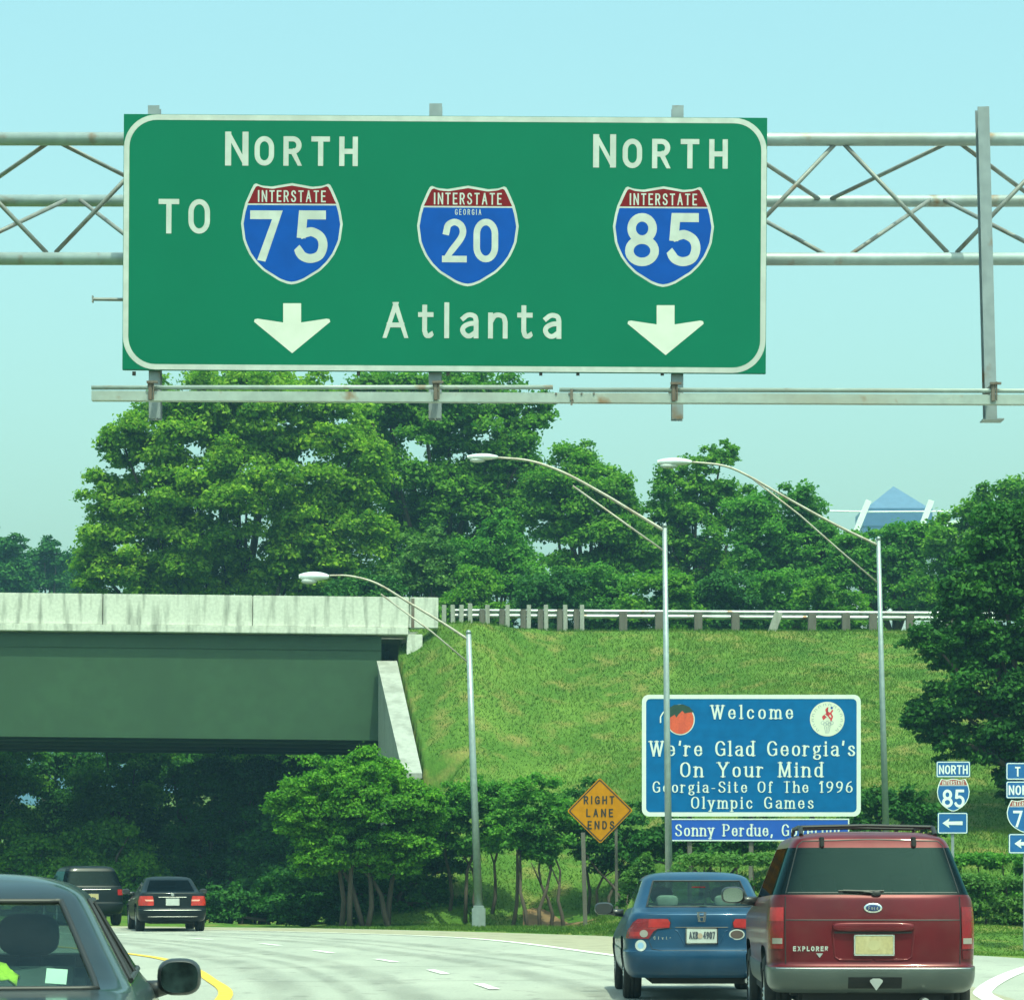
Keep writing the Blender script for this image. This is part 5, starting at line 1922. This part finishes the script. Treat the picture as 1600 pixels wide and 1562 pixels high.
sh = Shell(suv, rings, (ra, fa), (0, 1, 2, 3, 4), tg, [("body", suv_red), ("bumper", suv_sil), ("rear_window", gl_dark), ("side_window", gl_suv), ("windshield", gl_clear)],
           {2: .2, 3: .85, 4: .85, 7: .3, 8: .55, 9: .35, 10: .5})
for x in (-.80, .80):
    for y in (ra, fa):
        wheel(suv, x, y, wr, .24)
underbody(suv, .92, 4.78, ra, fa, wr, .28, .58)
inside(suv, .86, .35, 3.1, 1.02, [(-.38, 2.1), (.38, 2.1), (-.38, 1.25), (.38, 1.25)], seat_m, rear_y=None)
# window frame, tailgate lines and handle
sh.line("window_seal", [(-.745, 1.285), (.745, 1.285)], trim_b, .014)
for s in (-1, 1):
    sh.line("window_seal", [(s * .762, 1.28), (s * .645, 1.70), (s * .60, 1.742)], trim_b, .012, .002)
    sh.line("tailgate_seam", [(s * .765, 1.25), (s * .772, 1.0), (s * .765, .66)], trim_b, .011)
sh.line("tailgate_seam", [(-.765, 1.045), (.765, 1.045)], trim_b, .010)
sh.line("window_seal", [(-.60, 1.742), (0, 1.758), (.60, 1.742)], trim_b, .014)
for s in (-1, 1):
    o = sh.patch("tail_light", [(.79, .785, .905), (.92, .785, .908), (1.04, .782, .905), (1.16, .780, .895)], tail_r, .012, 10, 8, mirror=s < 0)
    sh.patch("lens", [(1.035, .786, .902), (1.155, .784, .893)], tail_l if s < 0 else tail_r, .0135, 8, 4, parent=o, mirror=s < 0, skirt=.004)
    sh.patch("reversing_lamp", [(.835, .795, .880), (.885, .795, .880)], tail_w, .015, 8, 3, parent=o, mirror=s < 0, skirt=.01)
    sh.patch("lamp_trim", [(.70, .79, .905), (.775, .787, .906)], suv_red, .012, 8, 3, mirror=s < 0)
m = MB()
yb = sh.y(0, .98)
m.super((0, yb - .012, .985), (.362, .030, .040), .45, 24, 10)
m.obj("tailgate_handle", suv_red, suv, smooth=True)
sh.line("plate_recess", [(-.36, .95), (-.335, .72), (-.30, .695), (.30, .695), (.335, .72), (.36, .95)], suv_red, .022, .004)
sh.patch("recess_shadow", [(.928, -.335, .335), (.945, -.345, .345)], trim_b, .003, 10, 2)
plate(sh, .008, .825, .335, .165, plate_g, off=.014)
sh.flat("plate_emblem", lambda m: disc(m, 0, 0, .055, .045, 0), .008, .825, simple("plate_cream", (0.46, 0.41, 0.22), .5), .0195)
# oval badge
ov = sh.flat("badge", lambda m: (m.super((0, 0, 0), (.082, .010, .046), 1.0, 28, 8)), 0, 1.152, chrome, .008)
o2 = sh.flat("badge_field", lambda m: (m.super((0, 0, 0), (.070, .010, .035), 1.0, 28, 8)), 0, 1.152, simple("badge_blue", (0.015, 0.035, 0.13), .25, coat=.6), .0105, parent=ov)
sh.flat("lettering", lambda m: lettering(m, "Ford", -.042, .042, -.014, .028, 0, sw=.16, wide=.8, eps=.0003), 0, 1.152, chrome, .023, parent=ov)
sh.flat("lettering", lambda m: lettering(m, "EXPLORER", -.155, .155, -.022, .044, 0, sw=.24, wide=1.0, eps=.0004), -.548, .793, chrome, .006)
sh.flat("badge", lambda m: m.prism([(-.03, .018), (.03, .018), (0, -.022)], 0, .004), -.47, .735, rim_m, .006)
for x in (-.43, .385):
    y = sh.y(x, 1.73)
    m = MB()
    m.box((x, y - .02, 1.728), (.04, .05, .075), bev=.01)
    m.box((x, y + .02, 1.77), (.045, .06, .02), bev=.006)
    m.obj("window_hinge", trim_b, suv)
y = sh.y(0, 1.30)
m = MB()
m.tube([(.02, y - .03, 1.285), (-.10, y - .035 + .01, 1.30), (-.26, sh.y(-.26, 1.30) - .02, 1.305)], .010, 6)
m.tube([(-.30, sh.y(-.3, 1.3) - .012, 1.302), (.10, sh.y(.1, 1.3) - .012, 1.302)], .007, 6)
m.super((.03, y - .015, 1.28), (.045, .03, .025), .7)
m.obj("wiper", trim_b, suv)
sh.patch("bumper_step", [(.402, -.225, .245), (.545, -.225, .245)], under_m, .004, 14, 4)
m = MB()
yb = sh.y(.02, .49)
q = [(-.055, .035), (-.03, .05), (.03, .05), (.055, .035), (.055, .02), (0, -.055), (-.055, .02)]
m.prism([(.02 + x, .485 + z) for x, z in q], yb - .03, yb - .01)
hc = m.obj("hitch_cover", rim_m, suv)
sh.line("bumper_edge", [(-.85, .622), (.85, .622)], chrome, .007, .002)
# roof rack
m = MB()
for s in (-1, 1):
    m.tube([(s * .60, .62, 1.80), (s * .595, .75, 1.865), (s * .585, 1.2, 1.882), (s * .57, 2.1, 1.875), (s * .57, 2.35, 1.82)], [.02, .022, .018, .018, .016], 8)
for y in (.80, 2.05):
    m.tube([(-.59, y, 1.875), (0, y, 1.888), (.59, y, 1.875)], .016, 8)
m.obj("roof_rack", trim_b, suv)
mirror(suv, -1.115, 2.95, 1.245, .115, .083)
mirror(suv, 1.06, 2.95, 1.27, .10, .083)
m = MB()
m.tube([(.45, .02, .33), (.45, .5, .33)], .035, 10)
m.obj("exhaust_pipe", rim_m, suv)

# ---- the blue sedan
civ_b = paint("blue_car_paint", (0.006, 0.048, 0.110))
CY = 32.6
civ = thing("blue_sedan", "metallic blue sedan just left of the dark red car", "car", (P(1097, 0, CY).x, CY, 0), (0, 0, 0))
ra, fa, wr = .95, 3.62, .315
bys = [ra - .38, ra, ra + .38, 1.8, 2.6, fa - .38, fa, fa + .38]
GR = (0, .44, .86, .95, 1.0)
rings = [
    dict(z=.27, w=.78, yr=.16, yf=4.3, ys=bys), dict(z=.325, w=.85, yr=.045, yf=4.4, ys=bys, rc=.3), dict(z=.50, w=.872, yr=.0, yf=4.45, ys=bys, rc=.3),
    dict(z=.568, w=.874, yr=.012, yf=4.45, ys=bys, rc=.3), dict(z=.578, w=.868, yr=.045, yf=4.44, ys=bys, rc=.3), dict(z=[(0, .76), (4.4, .64)], w=.874, yr=.07, yf=4.43, ys=bys, rc=.3),
    dict(z=[(0, .955), (4.4, .72)], w=.840, yr=.075, yf=4.36, ys=bys, rc=.3, fc=.5), dict(z=[(0, 1.005), (1.5, 1.0), (3.0, .93), (4.2, .80)], w=.79, yr=.085, yf=4.2, ys=bys, rc=.28, fc=.5),
    dict(z=[(0, 1.075), (3.2, 1.0)], w=.755, yr=.50, yf=3.25, rx=GR, rc=.30, fc=.5), dict(z=1.385, w=.625, yr=1.02, yf=2.2, rx=GR, rc=.20, fc=.3),
    dict(z=1.43, w=.575, yr=1.12, yf=2.08, rx=GR, rc=.20, fc=.25), dict(z=1.465, w=.45, yr=1.30, yf=1.98, rc=.15, fc=.2), dict(z=1.476, w=.22, yr=1.45, yf=1.85, rc=.1, fc=.1)]


def tg2(k, i):
    if k <= 2:
        return 1
    if k == 8:
        return 2 if i <= 1 else (3 if 4 <= i <= 11 else (4 if i >= 14 else 0))
    return 0


sh = Shell(civ, rings, (ra, fa), (0, 1, 2, 3, 4), tg2, [("body", civ_b), ("bumper", civ_b), ("rear_window", gl_clear), ("side_window", gl_side), ("windshield", gl_clear)],
           {2: .25, 3: .6, 4: .5, 6: .25, 7: .75, 8: .5, 9: .4})
for x in (-.755, .755):
    for y in (ra, fa):
        wheel(civ, x, y, wr, .205)
underbody(civ, .86, 4.45, ra, fa, wr, .20, .5)
inside(civ, .80, .6, 3.0, .86, [(-.36, 2.0), (.36, 2.0)], seat_l, rear_y=1.1, shelf=(.55, 1.0, .985))
for s in (-1, 1):
    m = MB()
    m.super((s * .34, 1.06, 1.13), (.13, .05, .075), .6)
    m.obj("headrest", seat_l, civ, smooth=True)
for s in (-1, 1):
    o = sh.patch("tail_light", [(.718, .60, .852), (.80, .545, .835), (.830, .50, .822), (.842, .365, .81), (.90, .355, .775), (.943, .385, .720)], tail_r, .010, 12, 10, mirror=s < 0)
    sh.patch("lens", [(.845, .370, .605), (.90, .36, .60), (.938, .38, .60)], tail_l, .0115, 8, 4, parent=o, mirror=s < 0, skirt=.004)
    sh.oval("reversing_lamp", s * .655, .775, .046, .042, tail_w, .013, o)
    sh.patch("lamp_strip", [(.742, .70, .812), (.795, .70, .812)], tail_l, .0115, 6, 3, parent=o, mirror=s < 0, skirt=.004)
    sh.line("boot_seam", [(s * .36, .96), (s * .345, .835), (s * .50, .82), (s * .60, .70), (s * .56, .60), (s * .46, .585)], trim_b, .007)
    sh.line("plate_recess", [(s * .30, .815), (s * .27, .80), (s * .19, .64)], civ_b, .016, .002)
sh.line("boot_seam", [(-.46, .585), (.46, .585)], trim_b, .007)
sh.line("boot_edge", [(-.30, .845), (.30, .845)], trim_b, .012)
sh.seal("rear_window", trim_b, .011)
plate(sh, 0, .750, .345, .165, plate_w, [("AXB", -.42, -.12), ("4907", .04, .44)], off=.022)
sh.flat("plate_emblem", lambda m: disc(m, 0, 0, .028, .032, 0), -.02, .75, simple("plate_peach", (0.40, 0.30, 0.22), .5), .031)
bd = sh.flat("badge", lambda m: (stroke(m, [(-.034, .042), (-.022, -.042)], 0, lambda d: .014), stroke(m, [(.034, .042), (.022, -.042)], -.0005, lambda d: .014), stroke(m, [(-.026, -.002), (.026, -.002)], -.001, lambda d: .013),
                                 stroke(m, [(-.05, .05), (.05, .05), (.036, -.052), (-.036, -.052), (-.05, .05)], -.0015, lambda d: .009)), 0, .965, chrome, .012)
sh.flat("lettering", lambda m: lettering(m, "Civic", -.10, .10, -.016, .034, 0, sw=.2, wide=1.0, eps=.0004), -.445, .725, chrome, .006)
st = sh.oval("round_sticker", -.690, .640, .062, .064, plate_w, .006)
sh.oval("sticker_ring", -.690, .640, .034, .036, simple("sticker_blue", (0.25, 0.42, 0.60), .5), .0085, st)
st = sh.flat("oval_sticker", lambda m: disc(m, 0, 0, .088, .060, 0), .40, .765, plate_w, .007)
sh.flat("sticker_field", lambda m: disc(m, 0, 0, .074, .047, 0), .40, .765, simple("sticker_brown", (0.09, 0.06, 0.05), .5), .0095, parent=st)
m = MB()
m.box((0, .64, 1.30), (.16, .03, .014), bev=.004)
m.obj("brake_light", tail_r, civ)
mirror(civ, -1.03, 2.55, 1.03, .115, .075, mir_b)
mirror(civ, 1.03, 2.55, 1.03, .115, .075, mir_b)
m = MB()
m.tube([(.52, .06, .24), (.52, .5, .24)], .03, 10)
m.obj("exhaust_pipe", rim_m, civ)

# ---- the dark grey sedan at the left edge
cv_g = paint("slate_car_paint", (0.014, 0.026, 0.028), .1, .4, .05, .6, .4)
VY = 10.15
cvx = -2.25
cvc = thing("slate_sedan", "dark slate sedan cut off by the lower left corner", "car", (cvx, VY, 0), (0, 0, R(6.5)))
ra, fa, wr = 1.15, 4.15, .335
bys = [ra - .42, ra, ra + .42, 2.1, 3.0, fa - .42, fa, fa + .42]
GR = (0, .46, .925, .97, 1.0)
rings = [
    dict(z=.27, w=.86, yr=.16, yf=5.15, ys=bys), dict(z=.33, w=.95, yr=.045, yf=5.28, ys=bys), dict(z=.55, w=.975, yr=.0, yf=5.33, ys=bys),
    dict(z=.63, w=.975, yr=.01, yf=5.33, ys=bys), dict(z=.64, w=.965, yr=.05, yf=5.31, ys=bys), dict(z=[(0, .80), (5.3, .70)], w=.975, yr=.06, yf=5.3, ys=bys),
    dict(z=[(0, .93), (3.2, .92), (5.3, .80)], w=.955, yr=.07, yf=5.24, ys=bys, fc=.5), dict(z=[(0, .965), (3.2, .955), (5.2, .85)], w=.92, yr=.10, yf=5.1, ys=bys, fc=.5),
    dict(z=[(0, .995), (3.9, .985)], w=.885, yr=.98, yf=3.85, rx=GR, rc=.30, fc=.5), dict(z=1.355, w=.675, yr=1.66, yf=2.95, rx=GR, rc=.20, fc=.3),
    dict(z=1.405, w=.615, yr=1.78, yf=2.8, rx=GR, rc=.20, fc=.25), dict(z=1.445, w=.47, yr=2.0, yf=2.65, rc=.15, fc=.2), dict(z=1.456, w=.22, yr=2.15, yf=2.5, rc=.1, fc=.1)]
sh = Shell(cvc, rings, (ra, fa), (0, 1, 2, 3, 4), tg2, [("body", cv_g), ("bumper", cv_g), ("rear_window", gl_clear), ("side_window", gl_side), ("windshield", gl_clear)],
           {2: .25, 3: .6, 4: .5, 6: .2, 7: .5, 8: .5, 9: .4}, levels=3)
for x in (-.83, .83):
    for y in (ra, fa):
        wheel(cvc, x, y, wr, .22)
underbody(cvc, .95, 5.33, ra, fa, wr, .2, .5)
inside(cvc, .88, 1.0, 3.6, .84, [(-.40, 2.75), (.40, 2.75)], seat_m, rear_y=1.72, shelf=(1.05, 1.66, .935))
for s in (-1, 1):
    o = sh.patch("tail_light", [(.68, .52, .90), (.86, .52, .90)], tail_r, .012, 10, 6, mirror=s < 0)
sh.seal("rear_window", trim_b, .014, .004)
# window trim along the right and left sides: belt, roof rail and door posts
for s in (-1, 1):
    pts_b, pts_r = [], []
    def sidept(y, z):
        h = sh.bvh.ray_cast(Vector((s * 2, y, z)), Vector((-s, 0, 0)))
        return h[0] + Vector((s * .004, 0, 0)) if h[0] is not None else None
    for (y0, z0, y1, z1) in ((1.45, 1.02, 3.5, 1.01), (1.95, 1.335, 2.75, 1.335), (1.42, 1.02, 1.95, 1.335), (2.42, 1.01, 2.40, 1.345), (3.48, 1.01, 2.78, 1.335)):
        q = [sidept(y0 + (y1 - y0) * t, z0 + (z1 - z0) * t) for t in np.linspace(0, 1, 12)]
        q = [p for p in q if p is not None]
        if len(q) > 2:
            m = MB()
            m.tube(q, .012, 6)
            m.obj("window_trim", trim_b, cvc)
    q = [sidept(y, .78) for y in np.linspace(1.7, 3.8, 12)]
    q = [p for p in q if p is not None]
    m = MB()
    m.tube(q, .012, 6)
    m.obj("side_moulding", trim_b, cvc)
mirror(cvc, 1.065, 3.28, .968, .103, .088, simple("mirror_tinted", (0.025, 0.045, 0.048), .12, metal=.9, var=.6, scale=12), arm=.05)
mirror(cvc, -1.115, 3.28, .965, .105, .088, mir_b)
plate(sh, 0, .75, .30, .15, plate_w, off=.012)
M_cv = Matrix.Translation(cvc.location) @ Matrix.Rotation(R(6.5), 4, 'Z')
hv = weathered("lime_fabric", (0.44, 0.56, 0.03), (0.26, 0.38, 0.03), scale=9, stretch=(1, 1, 1), rough=.8)
m = MB()
rg = np.random.default_rng(5)
nxv, nyv = 14, 10
vs, fs = [], []
for j in range(nyv):
    for i in range(nxv):
        x = .06 + .36 * i / (nxv - 1)
        y = 1.30 + .30 * j / (nyv - 1)
        z = .985 + .055 * math.exp(-((x - .32) / .07) ** 2) + .03 * math.sin(i * .9 + j * .5) ** 2 + .04 * (j / nyv)
        vs.append(M_cv @ Vector((x, y, z)))
for j in range(nyv - 1):
    for i in range(nxv - 1):
        a = j * nxv + i
        fs.append((a, a + 1, a + nxv + 1, a + nxv))
vo = mesh_obj("safety_vest", vs, fs, hv, None, True)
vo["label"] = "crumpled lime yellow safety vest behind the slate sedan's rear window"
vo["category"] = "vest"
so = vo.modifiers.new("thick", 'SOLIDIFY')
so.thickness = .006
paper = simple("paper", (0.72, 0.76, 0.70), .7, var=.03)
m = MB()
m.box((0, 0, 0), (.083, .003, .066), rot=Matrix.Rotation(-.5, 3, 'X') @ Matrix.Rotation(.08, 3, 'Y'))
m.v = [M_cv @ (v + Vector((.585, 1.20, 1.045))) for v in m.v]
po = m.obj("paper_card", paper)
po["label"] = "small white paper card standing inside the slate sedan's rear window"
po["category"] = "card"

# ---- the two dark cars farther on
blk_p = paint("black_car_paint", (0.005, 0.009, 0.011), .1, .0, .02, .2, .15)
BY_ = 72.3
bmw = thing("black_sedan", "black sedan with red tail lamps driving off to the left", "car", (P(270, 0, BY_).x, BY_, 0), (0, 0, R(11.5)))
ra, fa, wr = .92, 3.65, .32
bys = [ra - .39, ra, ra + .39, 1.8, 2.6, fa - .39, fa, fa + .39]
GR = (0, .44, .86, .95, 1.0)
rings = [
    dict(z=.26, w=.78, yr=.16, yf=4.3, ys=bys), dict(z=.31, w=.85, yr=.045, yf=4.4, ys=bys), dict(z=.48, w=.87, yr=.0, yf=4.45, ys=bys),
    dict(z=.56, w=.87, yr=.01, yf=4.45, ys=bys), dict(z=.57, w=.865, yr=.045, yf=4.44, ys=bys), dict(z=[(0, .74), (4.4, .62)], w=.872, yr=.06, yf=4.43, ys=bys),
    dict(z=[(0, .94), (4.4, .72)], w=.845, yr=.07, yf=4.36, ys=bys, fc=.5), dict(z=[(0, .985), (1.5, .985), (4.2, .80)], w=.79, yr=.085, yf=4.2, ys=bys, fc=.5),
    dict(z=[(0, 1.01), (3.2, .96)], w=.755, yr=.62, yf=3.1, rx=GR, rc=.30, fc=.5), dict(z=1.31, w=.60, yr=1.15, yf=2.3, rx=GR, rc=.20, fc=.3),
    dict(z=1.35, w=.55, yr=1.25, yf=2.15, rx=GR, rc=.20, fc=.25), dict(z=1.385, w=.42, yr=1.4, yf=2.0, rc=.15, fc=.2), dict(z=1.395, w=.2, yr=1.55, yf=1.9, rc=.1, fc=.1)]
sh = Shell(bmw, rings, (ra, fa), (0, 1, 2, 3, 4), tg2, [("body", blk_p), ("bumper", blk_p), ("rear_window", gl_black), ("side_window", gl_side), ("windshield", gl_clear)],
           {2: .25, 3: .6, 4: .5, 6: .25, 7: .7, 8: .5, 9: .4})
for x in (-.755, .755):
    for y in (ra, fa):
        wheel(bmw, x, y, wr, .22)
underbody(bmw, .86, 4.45, ra, fa, wr, .2, .5)
inside(bmw, .80, .7, 3.0, .84, [(-.36, 2.0), (.36, 2.0)], seat_m, rear_y=1.2, shelf=(.7, 1.15, .95))
for s in (-1, 1):
    o = sh.patch("tail_light", [(.66, .47, .845), (.80, .47, .85), (.90, .50, .81)], simple("tail_lamp_amber_red", (0.42, 0.022, 0.012), .25, coat=.3, var=.25, scale=9), .014, 12, 6, mirror=s < 0)
    sh.patch("lens", [(.77, .48, .66), (.81, .48, .70)], simple("lamp_pink", (0.72, 0.32, 0.25), .2), .016, 6, 3, parent=o, mirror=s < 0, skirt=.004)
plate(sh, .0, .75, .33, .17, plate_w, [("4L7", -.38, -.04), ("2B0", .06, .40)][:0] or None, off=.022)
sh.line("chrome_strip", [(-.35, .87), (.35, .87)], rim_m, .006)
sh.line("bumper_strip", [(-.72, .545), (.72, .545)], rim_m, .010)
sh.line("bumper_strip", [(-.62, .38), (.62, .38)], rim_m, .005)
sh.flat("badge", lambda m: disc(m, 0, 0, .04, .04, 0), 0, .93, rim_m, .012)
mirror(bmw, -1.0, 2.5, 1.0, .10, .07, mir_b)
mirror(bmw, 1.0, 2.5, 1.0, .10, .07, mir_b)

KY = 80.5
van = thing("black_wagon", "black tall wagon ahead of the black sedan, half hidden by the slate sedan", "car", (P(146, 0, KY).x, KY, 0), (0, 0, R(17)))
ra, fa, wr = .95, 3.6, .35
bys = [ra - .43, ra, ra + .43, 1.9, 2.6, fa - .43, fa, fa + .43]
GR = (0, .46, .87, .955, 1.0)
rings = [
    dict(z=.33, w=.80, yr=.16, yf=4.4, ys=bys), dict(z=.38, w=.87, yr=.045, yf=4.5, ys=bys), dict(z=.55, w=.89, yr=.0, yf=4.55, ys=bys),
    dict(z=.63, w=.89, yr=.012, yf=4.55, ys=bys), dict(z=.64, w=.88, yr=.07, yf=4.53, ys=bys), dict(z=.80, w=.89, yr=.08, yf=4.53, ys=bys, rc=.20),
    dict(z=1.0, w=.885, yr=.09, yf=4.5, ys=bys, rc=.20), dict(z=[(0, 1.08), (3.2, 1.04), (4.5, .9)], w=.87, yr=.11, yf=4.45, ys=bys, rc=.20),
    dict(z=[(0, 1.11), (3.4, 1.08)], w=.845, yr=.13, yf=3.4, rx=GR, rc=.20, fc=.45), dict(z=1.56, w=.70, yr=.38, yf=2.5, rx=GR, rc=.18, fc=.3),
    dict(z=1.62, w=.65, yr=.42, yf=2.35, rx=GR, rc=.18, fc=.3), dict(z=1.67, w=.55, yr=.52, yf=2.2, rc=.2, fc=.3), dict(z=1.685, w=.3, yr=.75, yf=2.0, rc=.15, fc=.2)]
sh = Shell(van, rings, (ra, fa), (0, 1, 2, 3, 4), tg, [("body", blk_p), ("bumper", blk_p), ("rear_window", gl_black), ("side_window", gl_dark), ("windshield", gl_clear)],
           {2: .2, 3: .7, 4: .7, 7: .3, 8: .5, 9: .35, 10: .5})
for x in (-.78, .78):
    for y in (ra, fa):
        wheel(van, x, y, wr, .23)
underbody(van, .88, 4.55, ra, fa, wr, .26, .56)
inside(van, .82, .35, 3.0, .95, [(-.38, 2.0), (.38, 2.0), (-.38, 1.2), (.38, 1.2)], seat_m)
for s in (-1, 1):
    sh.patch("tail_light", [(.86, .70, .86), (1.02, .70, .855)], tail_l, .014, 8, 4, mirror=s < 0)
plate(sh, 0, .82, .31, .16, plate_g, off=.02)
sh.line("chrome_strip", [(-.30, 1.02), (.50, 1.02)], chrome, .014)
mirror(van, -1.0, 2.8, 1.12, .10, .08, mir_b)
mirror(van, 1.0, 2.8, 1.12, .10, .08, mir_b)
#CARS-END

# unseen woods added behind the viewer to darken reflections in paint and glass
rg = np.random.default_rng(9)
cl = [(x, -62 + 9 * rg.normal(), abs(rg.normal()) * 5 + 1.0, rg.uniform(1.5, 2.8), rg.normal() * .1) for x in rg.uniform(-90, 90, 260)]
wo = leaves("woods", None, cl, 1.1, .55, LM['deep'], 99)
wo["kind"] = "stuff"
wo["label"] = "unseen woods added behind the viewer for reflections in the cars"
wo["category"] = "woods"

# ------------------------------------------------------------------ the air
haze_m = bpy.data.materials.new("haze_air")
haze_m.use_nodes = True
t_ = haze_m.node_tree
t_.nodes.clear()
ho = t_.nodes.new("ShaderNodeOutputMaterial")
pv = t_.nodes.new("ShaderNodeVolumePrincipled")
pv.inputs['Color'].default_value = (0.22, 0.45, 0.60, 1)
pv.inputs['Density'].default_value = 0.0008
pv.inputs['Anisotropy'].default_value = 0.1
t_.links.new(pv.outputs[0], ho.inputs['Volume'])
m = MB()
m.box((150, 1900, 49), (6700, 5200, 101))
m.obj("haze", haze_m, kind="stuff")
